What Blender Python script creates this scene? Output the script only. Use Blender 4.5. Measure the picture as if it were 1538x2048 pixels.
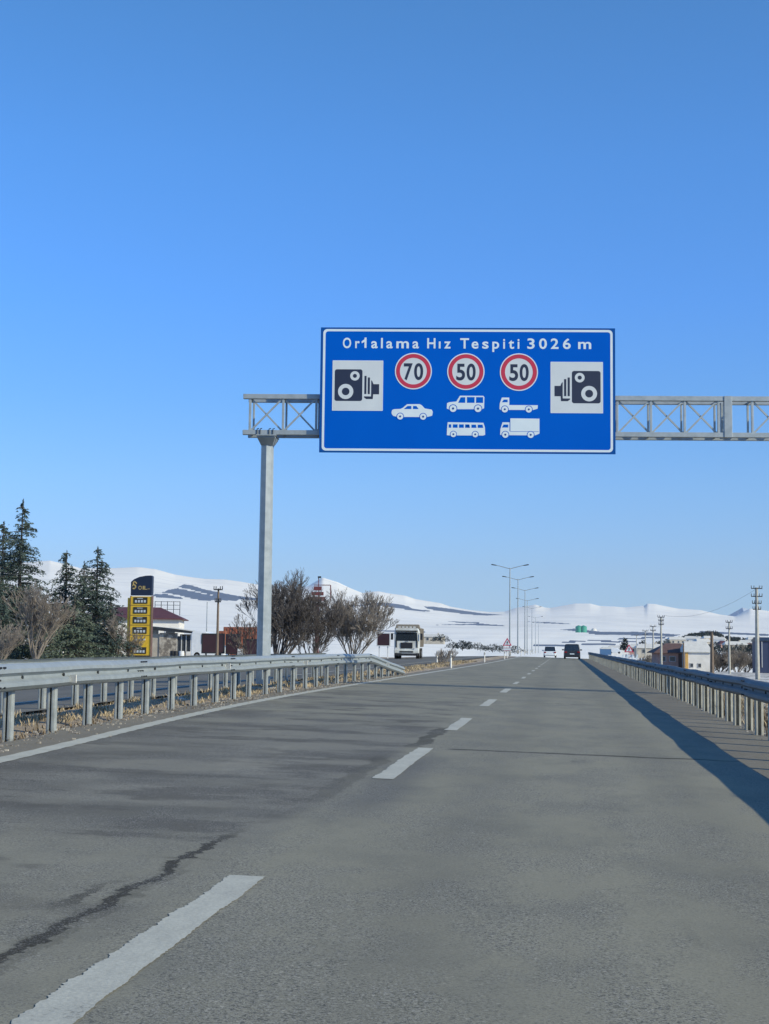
import bpy, bmesh, math, random
import numpy as np
from mathutils import Vector, Matrix
R=math.radians; PI=math.pi
random.seed(7)
for o in list(bpy.data.objects): bpy.data.objects.remove(o)
sc=bpy.context.scene; col=sc.collection
# ------------------------------------------------------------------ camera
FP,XC,YC,CH=2900.0,769.0,1024.0,1.25
PIT,YAW,ROL=0.092156,0.12433,0.011
def basis():
    F=Vector((-math.sin(YAW)*math.cos(PIT),math.cos(YAW)*math.cos(PIT),math.sin(PIT)))
    Rr=Vector((math.cos(YAW),math.sin(YAW),0)); U=Rr.cross(F)
    return F,Rr*math.cos(ROL)+U*math.sin(ROL),-Rr*math.sin(ROL)+U*math.cos(ROL)
CF,CR,CU=basis()
cd=bpy.data.cameras.new('camera'); cam=bpy.data.objects.new('camera',cd); col.objects.link(cam)
m=Matrix((CR,CU,-CF)).transposed().to_4x4(); m.translation=Vector((0,0,CH)); cam.matrix_world=m
cd.sensor_fit='VERTICAL'; cd.sensor_height=36; cd.lens=36*FP/2048; cd.clip_end=60000; cd.clip_start=0.1
sc.camera=cam
# ------------------------------------------------------------------ sky, sun, exposure
SUN_EL,SUN_BACK=R(27.3),R(24)
sd=Vector((math.cos(SUN_BACK)*math.cos(SUN_EL),-math.sin(SUN_BACK)*math.cos(SUN_EL),math.sin(SUN_EL)))
w=bpy.data.worlds.new('World'); sc.world=w; w.use_nodes=True
nt=w.node_tree; bg=nt.nodes['Background']
SKYG=[(0,(.262,.38,.64)),(.0247,(.262,.352,.570)),(.0487,(.282,.362,.540)),(.1105,(.285,.412,.59)),(.1684,(.253,.434,.646)),(.2318,(.24,.467,.753)),(.3243,(.251,.509,.773)),(.4127,(.256,.517,.73)),(1,(.25,.50,.70))]
sky=nt.nodes.new('ShaderNodeTexSky'); sky.sky_type='NISHITA'; sky.sun_disc=False
sky.sun_elevation=SUN_EL; sky.sun_rotation=math.atan2(sd.x,sd.y)
sky.altitude=1000; sky.air_density=1.0; sky.dust_density=0.35; sky.ozone_density=2.2
hs=nt.nodes.new('ShaderNodeHueSaturation'); hs.inputs['Saturation'].default_value=1.0; hs.inputs['Value'].default_value=1.0
# colour grade of the clear winter sky by elevation
tc=nt.nodes.new('ShaderNodeTexCoord'); sx=nt.nodes.new('ShaderNodeSeparateXYZ'); nt.links.new(tc.outputs['Generated'],sx.inputs[0])
rp=nt.nodes.new('ShaderNodeValToRGB'); nt.links.new(sx.outputs[2],rp.inputs[0]); ce=rp.color_ramp.elements
[ce.new(.5) for _ in range(7)]
for e_,(p_,c_) in zip(ce,SKYG): e_.position=p_; e_.color=(*c_,1)
mu=nt.nodes.new('ShaderNodeVectorMath'); mu.operation='MULTIPLY'; nt.links.new(sky.outputs[0],hs.inputs['Color']); nt.links.new(hs.outputs[0],mu.inputs[0]); nt.links.new(rp.outputs[0],mu.inputs[1])
m2=nt.nodes.new('ShaderNodeVectorMath'); m2.operation='SCALE'; m2.inputs['Scale'].default_value=2.0; nt.links.new(mu.outputs[0],m2.inputs[0])
nt.links.new(m2.outputs[0],bg.inputs['Color']); bg.inputs['Strength'].default_value=0.135
sl=bpy.data.lights.new('sun','SUN'); sl.energy=5.0; sl.angle=R(0.53); sl.color=(1.0,0.925,0.70)
so=bpy.data.objects.new('sun',sl); col.objects.link(so); so.rotation_euler=sd.to_track_quat('Z','Y').to_euler(); so.location=(30,-20,40)
sc.view_settings.view_transform='Standard'; sc.view_settings.look='None'; sc.view_settings.gamma=1; sc.view_settings.exposure=0.0
sc.render.engine='CYCLES'; sc.render.resolution_x=769; sc.render.resolution_y=1024

# ------------------------------------------------------------------ helpers
def ray(x,y): return CF+CR*((x-XC)/FP)+CU*((YC-y)/FP)
def at(x,y,Y):
    d=ray(x,y); t=Y/d.y; return Vector((d.x*t,Y,CH+d.z*t))
def srgb(r,g,b):
    f=lambda c:(c/255/12.92) if c/255<=0.04045 else ((c/255+0.055)/1.055)**2.4
    return (f(r),f(g),f(b))
def tag(o,label=None,cat=None,group=None,kind=None):
    if label:o['label']=label
    if cat:o['category']=cat
    if group:o['group']=group
    if kind:o['kind']=kind
    return o
def empty(name,loc=(0,0,0),rz=0.0):
    o=bpy.data.objects.new(name,None); col.objects.link(o); o.location=loc; o.rotation_euler=(0,0,rz); o.empty_display_size=.2; return o
class MB:
    def __init__(s): s.v=[];s.f=[]
    def add(s,vs,fs):
        n=len(s.v); s.v.extend([tuple(v) for v in vs]); s.f.extend([tuple(i+n for i in f) for f in fs])
    def box(s,c,d,M=None):
        x,y,z=[q/2 for q in d]; vs=[Vector((a*x,b*y,e*z)) for a in(-1,1) for b in(-1,1) for e in(-1,1)]
        if M is not None: vs=[M@v for v in vs]
        c=Vector(c); s.add([v+c for v in vs],[(0,1,3,2),(4,6,7,5),(0,4,5,1),(2,3,7,6),(0,2,6,4),(1,5,7,3)])
    def bar(s,p,q,a,b=None,up=(0,0,1)):
        b=b or a; p=Vector(p);q=Vector(q); d=(q-p); L=d.length; d.normalize(); u=Vector(up)
        if abs(d.dot(u))>.98: u=Vector((0,1,0))
        x=d.cross(u).normalized(); z=x.cross(d)
        M=Matrix((x,d,z)).transposed(); s.box((p+q)/2,(a,L,b),M)
    def tube(s,p,q,r0,r1=None,n=8,caps=True,ph=0):
        r1=r0 if r1 is None else r1; p=Vector(p);q=Vector(q); d=(q-p)
        if d.length<1e-6:return
        d.normalize(); u=Vector((0,0,1)) if abs(d.z)<.9 else Vector((1,0,0))
        x=d.cross(u).normalized(); y=d.cross(x); vs=[]
        for c,r in((p,r0),(q,r1)):
            for i in range(n):
                a=2*PI*i/n+ph; vs.append(c+x*(r*math.cos(a))+y*(r*math.sin(a)))
        fs=[(i,(i+1)%n,n+(i+1)%n,n+i) for i in range(n)]
        if caps: fs+= [tuple(range(n-1,-1,-1)),tuple(range(n,2*n))]
        s.add(vs,fs)
    def prism(s,poly,o,u,v,w,t):
        """extrude a 2D polygon lying in plane o+u*a+v*b by thickness t along w"""
        o=Vector(o);u=Vector(u);v=Vector(v);w=Vector(w); n=len(poly)
        a=[o+u*p[0]+v*p[1] for p in poly]; b=[q+w*t for q in a]
        s.add(a+b,[tuple(range(n)),tuple(range(2*n-1,n-1,-1))]+[(i,n+i,n+(i+1)%n,(i+1)%n) for i in range(n)])
    def ring(s,c,u,v,w,ro,ri,t,n=48):
        c=Vector(c);u=Vector(u);v=Vector(v);w=Vector(w); vs=[]
        for k in(0,t):
            for r in(ro,ri):
                for i in range(n):
                    a=2*PI*i/n; vs.append(c+u*(r*math.cos(a))+v*(r*math.sin(a))+w*k)
        fs=[]
        for i in range(n):
            j=(i+1)%n
            fs+=[(i,j,n+j,n+i),(2*n+i,3*n+i,3*n+j,2*n+j),(i,2*n+i,2*n+j,j),(n+i,n+j,3*n+j,3*n+i)]
        s.add(vs,fs)
    def each(s,name,mat,parent=None,bevel=0,**kw):
        """one object per connected piece, all with the same plain name"""
        par=list(range(len(s.v)))
        def fd(a):
            while par[a]!=a: par[a]=par[par[a]]; a=par[a]
            return a
        for f in s.f:
            r=fd(f[0])
            for q in f[1:]: par[fd(q)]=r
        gr={}
        for f in s.f: gr.setdefault(fd(f[0]),[]).append(f)
        out=[]
        for r,fs in gr.items():
            m_=MB(); ix={}
            for f in fs:
                for q in f:
                    if q not in ix: ix[q]=len(m_.v); m_.v.append(s.v[q])
                m_.f.append(tuple(ix[q] for q in f))
            out.append(m_.build(name,mat,parent,bevel,**kw))
        return out
    def build(s,name,mat,parent=None,bevel=0,smooth=False,recalc=True):
        me=bpy.data.meshes.new(name); me.from_pydata(s.v,[],s.f)
        if recalc and len(s.f)<20000:
            bm=bmesh.new(); bm.from_mesh(me); bmesh.ops.recalc_face_normals(bm,faces=bm.faces); bm.to_mesh(me); bm.free()
        me.materials.append(mat)
        if smooth: me.polygons.foreach_set('use_smooth',[True]*len(me.polygons))
        o=bpy.data.objects.new(name,me); col.objects.link(o)
        if parent: o.parent=parent
        if bevel:
            b=o.modifiers.new('bevel','BEVEL'); b.width=bevel; b.segments=2; b.limit_method='ANGLE'
        return o
def kids(o): return [c for c in bpy.data.objects if c.parent==o]
def copy_tree(o,parent=None,name=None):
    ch=kids(o)
    c=o.copy(); col.objects.link(c)
    if parent: c.parent=parent
    for k in ch: copy_tree(k,c)
    return c
def X3(u,v,w): pass

# ------------------------------------------------------------------ materials
def newmat(name):
    m=bpy.data.materials.new(name); m.use_nodes=True; nt=m.node_tree; b=nt.nodes['Principled BSDF']; return m,nt,b
def N(nt,t,**k):
    n=nt.nodes.new(t)
    for a,b in k.items():
        if a.startswith('i_'): n.inputs[a[2:].replace('_',' ')].default_value=b
        else: setattr(n,a,b)
    return n
def L(nt,a,b): nt.links.new(a,b)
def noise(nt,co,scale,detail=4,rough=.55,vec=None):
    mp=None
    n=N(nt,'ShaderNodeTexNoise'); n.inputs['Scale'].default_value=scale; n.inputs['Detail'].default_value=detail; n.inputs['Roughness'].default_value=rough
    if vec:
        mp=N(nt,'ShaderNodeMapping'); mp.inputs['Scale'].default_value=vec; L(nt,co,mp.inputs['Vector']); L(nt,mp.outputs[0],n.inputs['Vector'])
    else: L(nt,co,n.inputs['Vector'])
    return n.outputs['Fac']
def ramp(nt,fac,stops):
    r=N(nt,'ShaderNodeValToRGB'); cr=r.color_ramp
    while len(cr.elements)<len(stops): cr.elements.new(.5)
    for e,(p,c) in zip(cr.elements,stops):
        e.position=p; e.color=(c,c,c,1) if isinstance(c,(int,float)) else (*c,1)
    L(nt,fac,r.inputs[0]); return r.outputs[0]
def mix(nt,fac,a,b,blend='MIX'):
    m=N(nt,'ShaderNodeMix',data_type='RGBA',blend_type=blend)
    if isinstance(fac,(int,float)): m.inputs[0].default_value=fac
    else: L(nt,fac,m.inputs[0])
    for s,v in((6,a),(7,b)):
        if isinstance(v,(tuple,list)): m.inputs[s].default_value=(*v[:3],1)
        else: L(nt,v,m.inputs[s])
    return m.outputs[2]
def math_(nt,op,a,b=None,c=None,clamp=False):
    m=N(nt,'ShaderNodeMath',operation=op); m.use_clamp=clamp
    for i,v in enumerate((a,b,c)):
        if v is None: continue
        if isinstance(v,(int,float)): m.inputs[i].default_value=v
        else: L(nt,v,m.inputs[i])
    return m.outputs[0]
def mapr(nt,v,a,b,c=0.,d=1.,smooth=True):
    m=N(nt,'ShaderNodeMapRange'); m.interpolation_type='SMOOTHSTEP' if smooth else 'LINEAR'
    L(nt,v,m.inputs[0]); m.inputs[1].default_value=a;m.inputs[2].default_value=b;m.inputs[3].default_value=c;m.inputs[4].default_value=d
    return m.outputs[0]
def bump(nt,b,h,strength=.3,dist=.02):
    n=N(nt,'ShaderNodeBump'); n.inputs['Strength'].default_value=strength; n.inputs['Distance'].default_value=dist
    L(nt,h,n.inputs['Height']); L(nt,n.outputs[0],b.inputs['Normal'])
def wear(name,c,c2=None,rough=.6,metal=0,scale=3,lo=.35,hi=.7,bs=0,vec=None,spec=.5,emit=0):
    """base colour with a noisy second tone"""
    m,nt,b=newmat(name); co=N(nt,'ShaderNodeTexCoord').outputs['Object']
    c2=c2 or tuple(q*.8 for q in c)
    n=noise(nt,co,scale,5,.6,vec); L(nt,ramp(nt,n,[(lo,c),(hi,c2)]),b.inputs['Base Color'])
    b.inputs['Roughness'].default_value=rough; b.inputs['Metallic'].default_value=metal; b.inputs['Specular IOR Level'].default_value=spec
    if bs: bump(nt,b,noise(nt,co,scale*12,3),bs,.01)
    if emit: b.inputs['Emission Color'].default_value=(*c,1); b.inputs['Emission Strength'].default_value=emit
    return m
M={}
M['galv']=wear('galvanised_steel',(.36,.395,.41),(.27,.305,.32),.5,.3,5,.35,.7)
M['galv_rail']=wear('galvanised_rail',(.34,.375,.385),(.26,.29,.30),.5,.28,2.2,.38,.78,vec=(1,2.2,3))
M['rail_shaded']=wear('weathered_rail_shaded',(.20,.215,.22),(.13,.14,.15),.75,0,2.5,.3,.75,vec=(1,.5,6))  # shade on the right beam put into a darker colour; the streaks are grime
M['post_lit']=wear('lit_post',(.56,.53,.43),(.36,.34,.28),.8,0,6,.35,.7,spec=.2)  # sunlight on the right posts painted in as a paler, warmer colour
M['galv_post']=wear('galvanised_post',(.44,.46,.44),(.27,.29,.28),.55,.3,7,.3,.75)
M['signblue']=wear('sign_blue_sheet',(.0003,.098,.50),(.0002,.090,.47),.6,0,.6,spec=.03)
M['signedge']=wear('sign_edge',srgb(20,70,140),None,.5,.2)
M['signedge2']=wear('sign_outer_blue',(.004,.075,.30),(.003,.065,.26),.5,0,.6,spec=.1)
M['signwhite']=wear('sign_white_sheet',(.62,.70,.74),(.56,.64,.69),.6,0,1.5)
M['plate']=wear('pictogram_plate',(.56,.60,.62),(.50,.54,.57),.65,0,1.2)
M['red']=wear('sign_red_sheet',(.48,.022,.06),(.42,.02,.055),.55,0,2)
M['ink']=wear('sign_black_sheet',(.008,.016,.045),(.012,.02,.05),.55,0,2)
M['concrete']=wear('concrete',(.42,.40,.36),(.28,.27,.25),.9,0,4,bs=.3)
M['pole_conc']=wear('pole_concrete',(.46,.44,.38),(.32,.31,.28),.9,0,3,bs=.2)
M['pole_wood']=wear('pole_wood',(.20,.15,.11),(.11,.08,.06),.9,0,4,vec=(4,4,.6))
M['dark_metal']=wear('dark_metal',(.05,.055,.06),(.03,.03,.035),.5,.5)
M['black']=wear('black_plastic',(.015,.016,.02),(.02,.02,.022),.5)
M['rubber']=wear('tyre_rubber',(.02,.02,.021),(.035,.033,.03),.85)
M['glass']=wear('vehicle_glass',(.015,.022,.03),(.02,.03,.04),.08,0,1,spec=.9)
M['carwhite']=wear('white_car_paint',(.78,.80,.82),(.66,.68,.70),.3,0,2)
M['cardark']=wear('dark_grey_car_paint',(.035,.045,.06),(.05,.055,.065),.3,.4,2)
M['taillight']=wear('tail_light_red',(.25,.008,.008),None,.25)
M['headlight']=wear('headlight_lens',(.6,.62,.62),None,.15)
M['truckwhite']=wear('truck_cab_paint',(.60,.62,.60),(.42,.42,.38),.45,0,1.6)
M['truckbody']=wear('dusty_tipper_body',(.24,.21,.17),(.15,.135,.115),.8,0,1.3,bs=.3)
M['chrome']=wear('bright_trim',(.5,.5,.5),None,.3,.8)
M['yellow']=wear('totem_yellow',(.80,.50,.03),(.68,.42,.03),.45,0,2)
M['navy']=wear('totem_navy',(.010,.018,.042),(.014,.022,.05),.4,0,1)
M['gold']=wear('emblem_gold',(.62,.45,.16),(.5,.36,.12),.4,.2)
M['panelblack']=wear('price_panel',(.025,.025,.022),(.04,.035,.02),.5)
M['whitewall']=wear('white_render',(.72,.70,.66),(.60,.58,.54),.85,0,.8)
M['greywall']=wear('grey_render',(.46,.41,.34),(.32,.29,.24),.9,0,1)
M['pinkbrick']=wear('pink_brick',(.50,.30,.24),(.36,.20,.16),.9,0,2.5)
M['stonewall']=wear('stone_wall',(.42,.38,.32),(.16,.14,.12),.9,0,2.2,.42,.58,bs=.4)
M['redroof']=wear('red_roof_sheet',(.11,.036,.036),(.075,.028,.028),.6,0,1.5)
M['brownroof']=wear('brown_tiled_roof',(.13,.075,.065),(.08,.05,.045),.8,0,2.5)
M['snow']=wear('snow_cover',(.64,.625,.57),(.50,.49,.46),.7,0,1.5,bs=.2)
M['window']=wear('window_glass',(.03,.035,.045),(.06,.07,.08),.12)
M['winframe']=wear('window_frame',(.5,.5,.5),None,.5)
M['rust']=wear('rusty_container',(.30,.10,.055),(.20,.07,.045),.8,0,1.6)
M['maroon']=wear('maroon_board',(.045,.016,.024),(.028,.012,.018),.6,0,1.5)
M['redmetal']=wear('red_painted_metal',(.17,.045,.045),(.12,.035,.035),.6,0,3)
M['bluewall']=wear('blue_cladding',(.02,.035,.085),(.03,.045,.10),.6,0,1)
M['bluebright']=wear('blue_sheeting',(.06,.14,.27),(.07,.16,.29),.5)
M['green']=wear('green_silo_paint',(.03,.24,.17),(.05,.28,.2),.5,0,.3)
M['ochre']=wear('ochre_render',(.62,.36,.10),(.5,.3,.1),.85)
M['cedar']=wear('cedar_needles',(.034,.062,.056),(.080,.110,.085),.75,0,.9,.35,.65)
M['cedar2']=wear('cedar_needles_lighter',(.080,.120,.085),(.14,.165,.115),.75,0,.8,.35,.65)
M['bark']=wear('cedar_bark',(.07,.055,.045),(.04,.035,.03),.95,0,6)
M['twig_light']=wear('light_brown_twigs',(.245,.210,.175),(.16,.137,.115),.9,0,3)
M['twig_dark']=wear('dark_twigs',(.070,.060,.056),(.140,.122,.112),.9,0,1.2)
M['drygrass']=wear('dry_grass',(.44,.35,.22),(.30,.24,.15),.9,0,1.5)
M['weed']=wear('dark_dry_weeds',(.12,.09,.06),(.24,.18,.11),.9,0,2)
M['farwood']=wear('far_conifers',(.014,.026,.030),(.028,.040,.036),.9,0,.05)
M['delin']=wear('delineator_white',(.72,.70,.64),(.6,.56,.5),.6,0,3)
M['fabricwhite']=wear('van_white',(.70,.72,.74),(.6,.62,.64),.4)

def paint_mat():
    m,nt,b=newmat('road_paint'); co=N(nt,'ShaderNodeNewGeometry').outputs['Position']
    n1=noise(nt,co,2.0,5,.7); n2=noise(nt,co,55,3,.7); n3=noise(nt,co,9,4,.65,(1.5,.35,1))
    a=math_(nt,'ADD',math_(nt,'MULTIPLY',n1,.35),math_(nt,'MULTIPLY',n2,.48)); a=math_(nt,'ADD',a,math_(nt,'MULTIPLY',n3,.25))
    c=ramp(nt,a,[(.38,(.20,.195,.165)),(.45,(.36,.355,.30)),(.64,(.47,.465,.39))])
    L(nt,c,b.inputs['Base Color']); b.inputs['Roughness'].default_value=.75; bump(nt,b,n2,.4,.006); return m
M['paint']=paint_mat()

def asphalt():
    m,nt,b=newmat('worn_asphalt'); geo=N(nt,'ShaderNodeNewGeometry'); co=geo.outputs['Position']
    sp=N(nt,'ShaderNodeSeparateXYZ'); L(nt,co,sp.inputs[0]); x,y=sp.outputs[0],sp.outputs[1]
    big=noise(nt,co,.16,4,.6,(1,.35,1)); mid=noise(nt,co,1.1,5,.65,(1,.6,1)); fine=noise(nt,co,70,3,.8); grit=noise(nt,co,120,2,.8)
    jx=noise(nt,co,1.6,5,.7,(1,1,1)); jx2=noise(nt,co,14,3,.7)
    xw=math_(nt,'ADD',x,math_(nt,'MULTIPLY',math_(nt,'SUBTRACT',jx,.5),.34)); xw=math_(nt,'ADD',xw,math_(nt,'MULTIPLY',math_(nt,'SUBTRACT',jx2,.5),.12))
    yw=math_(nt,'ADD',y,math_(nt,'MULTIPLY',math_(nt,'SUBTRACT',jx,.5),.5)); yw=math_(nt,'ADD',yw,math_(nt,'MULTIPLY',math_(nt,'SUBTRACT',jx2,.5),.3))
    # base
    c=ramp(nt,big,[(.3,(.216,.207,.158)),(.7,(.274,.261,.196))])
    c=mix(nt,mapr(nt,mid,.42,.70,0,.6),c,(.152,.150,.124))
    # wheel tracks of own lane
    tr=math_(nt,'ADD',math_(nt,'ABSOLUTE',math_(nt,'SUBTRACT',math_(nt,'ABSOLUTE',math_(nt,'SUBTRACT',x,.15)),.85)),0.0)
    c=mix(nt,mapr(nt,tr,0,.55,.28,0),c,(.128,.125,.104))
    # resurfaced, darker left lane near the camera (its far edge straight across at Y=25)
    lm=mapr(nt,xw,-2.0,-1.75,1,0); ly=mapr(nt,yw,24.6,25.1,1,0); lf=math_(nt,'MULTIPLY',lm,ly)
    lc=mix(nt,mapr(nt,noise(nt,co,.55,5,.6,(.8,1.3,1)),.38,.60),(.098,.094,.082),(.196,.188,.156))
    near=mapr(nt,yw,8,10.5,.35,1); ly2=mapr(nt,yw,17,25,.85,.35); lf=math_(nt,'MULTIPLY',math_(nt,'MULTIPLY',lf,near),ly2)
    c=mix(nt,lf,c,lc)
    # damp dark strips by the left line
    st=math_(nt,'MULTIPLY',mapr(nt,xw,-5.4,-4.2,1,0),mapr(nt,noise(nt,co,.35,4,.6,(1,.8,1)),.45,.6)); st=math_(nt,'MULTIPLY',st,mapr(nt,y,30,48,.75,0))
    c=mix(nt,st,c,(.088,.082,.070))
    mo=math_(nt,'MULTIPLY',mapr(nt,noise(nt,co,.75,5,.68,(.75,1.15,1)),.50,.60),math_(nt,'MULTIPLY',mapr(nt,xw,-2.1,-1.9,1,0),mapr(nt,y,5,10,.3,.85)))
    c=mix(nt,math_(nt,'MULTIPLY',mo,mapr(nt,y,26,45,1,.2)),c,(.094,.088,.074))
    oil=mapr(nt,noise(nt,co,1.9,4,.6,(1.2,.25,1)),.60,.72,0,.45); c=mix(nt,math_(nt,'MULTIPLY',oil,mapr(nt,math_(nt,'ABSOLUTE',math_(nt,'SUBTRACT',x,.15)),.2,.7,1,0)),c,(.095,.092,.08))
    salt=mapr(nt,noise(nt,co,.33,5,.7,(2.2,.35,1)),.56,.74,0,.32); c=mix(nt,salt,c,(.33,.315,.26))
    # left hard shoulder beyond the edge line
    xs=math_(nt,'ADD',x,math_(nt,'MULTIPLY',noise(nt,co,2.5,3),.2))
    # patch with ragged edge right of the dash
    pr=math_(nt,'MULTIPLY',mapr(nt,math_(nt,'ABSOLUTE',math_(nt,'ADD',xw,1.55)),.05,.42,1,0),math_(nt,'MULTIPLY',mapr(nt,yw,9.5,11.5,0,1),mapr(nt,yw,15.5,17.4,1,0)))
    c=mix(nt,math_(nt,'MULTIPLY',pr,.55),c,(.085,.087,.09))
    # cracks along the lane joint
    jx3=noise(nt,co,7,5,.75,(1,1.5,1)); xc2=math_(nt,'ADD',x,math_(nt,'MULTIPLY',math_(nt,'SUBTRACT',noise(nt,co,1.1,5,.65),.5),.36))
    def seam(cx,wid,y0,y1,s=1.):
        k=mapr(nt,math_(nt,'ADD',math_(nt,'ABSOLUTE',math_(nt,'SUBTRACT',xc2,cx)),math_(nt,'MULTIPLY',math_(nt,'SUBTRACT',jx3,.5),.16)),wid*.75,wid*1.05,1,0)
        k=math_(nt,'MULTIPLY',k,math_(nt,'MULTIPLY',mapr(nt,y,y0,y0+.7,0,1),mapr(nt,y,y1-.9,y1,1,0)))
        return math_(nt,'MULTIPLY',k,s)
    def joint(cy,wid,x0,x1,s=1.):
        yy=math_(nt,'ADD',y,math_(nt,'MULTIPLY',math_(nt,'SUBTRACT',jx,.5),.35))
        k=mapr(nt,math_(nt,'ABSOLUTE',math_(nt,'SUBTRACT',yy,cy)),wid*.4,wid,1,0)
        k=math_(nt,'MULTIPLY',k,math_(nt,'MULTIPLY',mapr(nt,x,x0,x0+.15,0,1),mapr(nt,x,x1-.8,x1,1,0)))
        return math_(nt,'MULTIPLY',k,s)
    for args in ((-2.12,.036,3.6,9.6,.95),(-2.10,.085,3.6,8.4,.30),(-2.28,.03,6.2,7.6,.8),(-1.80,.11,17.3,22.3,.75),(-1.95,.11,11,16.5,.4)):
        c=mix(nt,seam(*args),c,(.034,.030,.020))
    for args in ((17.5,.13,-1.45,2.0,.95),(17.45,.06,1.0,3.0,.55),(25.0,.12,-5.6,-1.7,.5),(8.15,.05,-2.3,-1.75,.8),(7.15,.06,-4.5,-3.05,.75),(6.85,.03,-4.2,-3.2,.6),(61,.35,-5.2,2.8,.28),(12.9,.10,-4.6,-2.1,.3),(9.6,.05,-2.9,-2.45,.5),(33,.16,-5.6,2.5,.18)):
        c=mix(nt,joint(*args),c,(.034,.030,.020))
    # aggregate
    rgh=mapr(nt,noise(nt,co,.9,4,.65,(1.3,.6,1)),.40,.58,.3,1)
    vr=N(nt,'ShaderNodeTexVoronoi'); vr.inputs['Scale'].default_value=52; L(nt,co,vr.inputs['Vector']); vs_=N(nt,'ShaderNodeSeparateColor'); L(nt,vr.outputs['Color'],vs_.inputs[0])
    fl=mapr(nt,y,2,26,1,.15,False)
    cellr,cellg=vs_.outputs[0],vs_.outputs[1]; core=mapr(nt,vr.outputs['Distance'],.32,.46,1,0)
    st_l=math_(nt,'MULTIPLY',math_(nt,'MULTIPLY',mapr(nt,cellr,.90,.92),core),fl); st_d=math_(nt,'MULTIPLY',math_(nt,'MULTIPLY',mapr(nt,cellg,.84,.86),core),fl)
    dk=math_(nt,'MULTIPLY',mapr(nt,fine,.48,.58),rgh); lt=math_(nt,'MULTIPLY',mapr(nt,grit,.52,.64),rgh)
    c=mix(nt,math_(nt,'MULTIPLY',math_(nt,'MULTIPLY',st_d,rgh),.85),c,(.055,.056,.054)); c=mix(nt,math_(nt,'MULTIPLY',math_(nt,'MULTIPLY',st_l,rgh),.75),c,(.40,.38,.32))
    c=mix(nt,math_(nt,'MULTIPLY',dk,.75),c,(.050,.052,.05)); c=mix(nt,math_(nt,'MULTIPLY',lt,.7),c,(.36,.35,.32))
    sc2=math_(nt,'MULTIPLY',mapr(nt,noise(nt,co,16,4,.8,(1,1.4,1)),.60,.70),mapr(nt,noise(nt,co,.9,3,.6,(1.3,.6,1)),.42,.60,0,.9))
    c=mix(nt,math_(nt,'MULTIPLY',sc2,.75),c,(.060,.061,.058))
    L(nt,c,b.inputs['Base Color']); b.inputs['Roughness'].default_value=.9; b.inputs['Specular IOR Level'].default_value=.18
    h=math_(nt,'ADD',math_(nt,'MULTIPLY',fine,.6),math_(nt,'MULTIPLY',grit,.4)); bump(nt,b,h,.3,.004); return m
M['asphalt']=asphalt()
def shoulder_mat():
    m,nt,b=newmat('shoulder_asphalt'); co=N(nt,'ShaderNodeNewGeometry').outputs['Position']
    n=noise(nt,co,.8,5,.65,(1,.4,1)); f=noise(nt,co,30,3,.8)
    c=ramp(nt,n,[(.3,(.130,.115,.085)),(.7,(.20,.178,.132))]); c=mix(nt,mapr(nt,f,.55,.75,0,.6),c,(.30,.26,.21)); c=mix(nt,mapr(nt,f,.2,.42,.6,0),c,(.04,.04,.04))
    L(nt,c,b.inputs['Base Color']); b.inputs['Roughness'].default_value=.9; bump(nt,b,f,.5,.012); return m
M['shoulder']=shoulder_mat()
def opp_mat():
    m,nt,b=newmat('opposite_asphalt'); co=N(nt,'ShaderNodeNewGeometry').outputs['Position']
    n=noise(nt,co,.5,5,.65,(1,.3,1)); f=noise(nt,co,25,3,.8)
    c=ramp(nt,n,[(.3,(.088,.080,.062)),(.7,(.15,.138,.108))]); c=mix(nt,mapr(nt,f,.5,.8,0,.5),c,(.2,.2,.2))
    L(nt,c,b.inputs['Base Color']); b.inputs['Roughness'].default_value=.85; return m
M['opp']=opp_mat()
def ground_mat():
    m,nt,b=newmat('winter_ground'); co=N(nt,'ShaderNodeNewGeometry').outputs['Position']
    sp=N(nt,'ShaderNodeSeparateXYZ'); L(nt,co,sp.inputs[0]); x,y=sp.outputs[0],sp.outputs[1]
    n=noise(nt,co,1.3,6,.7); n2=noise(nt,co,9,5,.75); n3=noise(nt,co,.45,5,.6); gv=noise(nt,co,26,4,.85)
    c=ramp(nt,n,[(.3,(.26,.20,.14)),(.55,(.42,.33,.22)),(.75,(.50,.40,.26))])
    c=mix(nt,mapr(nt,n2,.48,.64,0,.5),c,(.20,.165,.125))
    c=mix(nt,mapr(nt,gv,.56,.68,0,.75),c,(.40,.37,.33)); c=mix(nt,mapr(nt,gv,.30,.42,.7,0),c,(.05,.045,.04))
    # gravelly grey edge next to the carriageway
    e=math_(nt,'ADD',x,math_(nt,'MULTIPLY',math_(nt,'SUBTRACT',n2,.5),.7))
    ge=mapr(nt,e,-6.75,-6.45,0,.8); gg=ramp(nt,gv,[(.38,(.055,.055,.055)),(.5,(.13,.125,.12)),(.66,(.34,.32,.29))]); c=mix(nt,ge,c,gg)
    # snow: scattered in the median and the right verge, wide beyond the opposite road
    thr=mapr(nt,math_(nt,'ABSOLUTE',math_(nt,'ADD',x,6.5)),9,22,.62,.44)
    sn=math_(nt,'SUBTRACT',n3,thr); sn=math_(nt,'ADD',sn,math_(nt,'MULTIPLY',math_(nt,'SUBTRACT',n2,.5),.12))
    c=mix(nt,mapr(nt,sn,0,.05,0,.88),c,(.64,.62,.57))
    L(nt,c,b.inputs['Base Color']); b.inputs['Roughness'].default_value=.95
    bump(nt,b,math_(nt,'ADD',n2,gv),.8,.05); return m
M['ground']=ground_mat()
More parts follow.
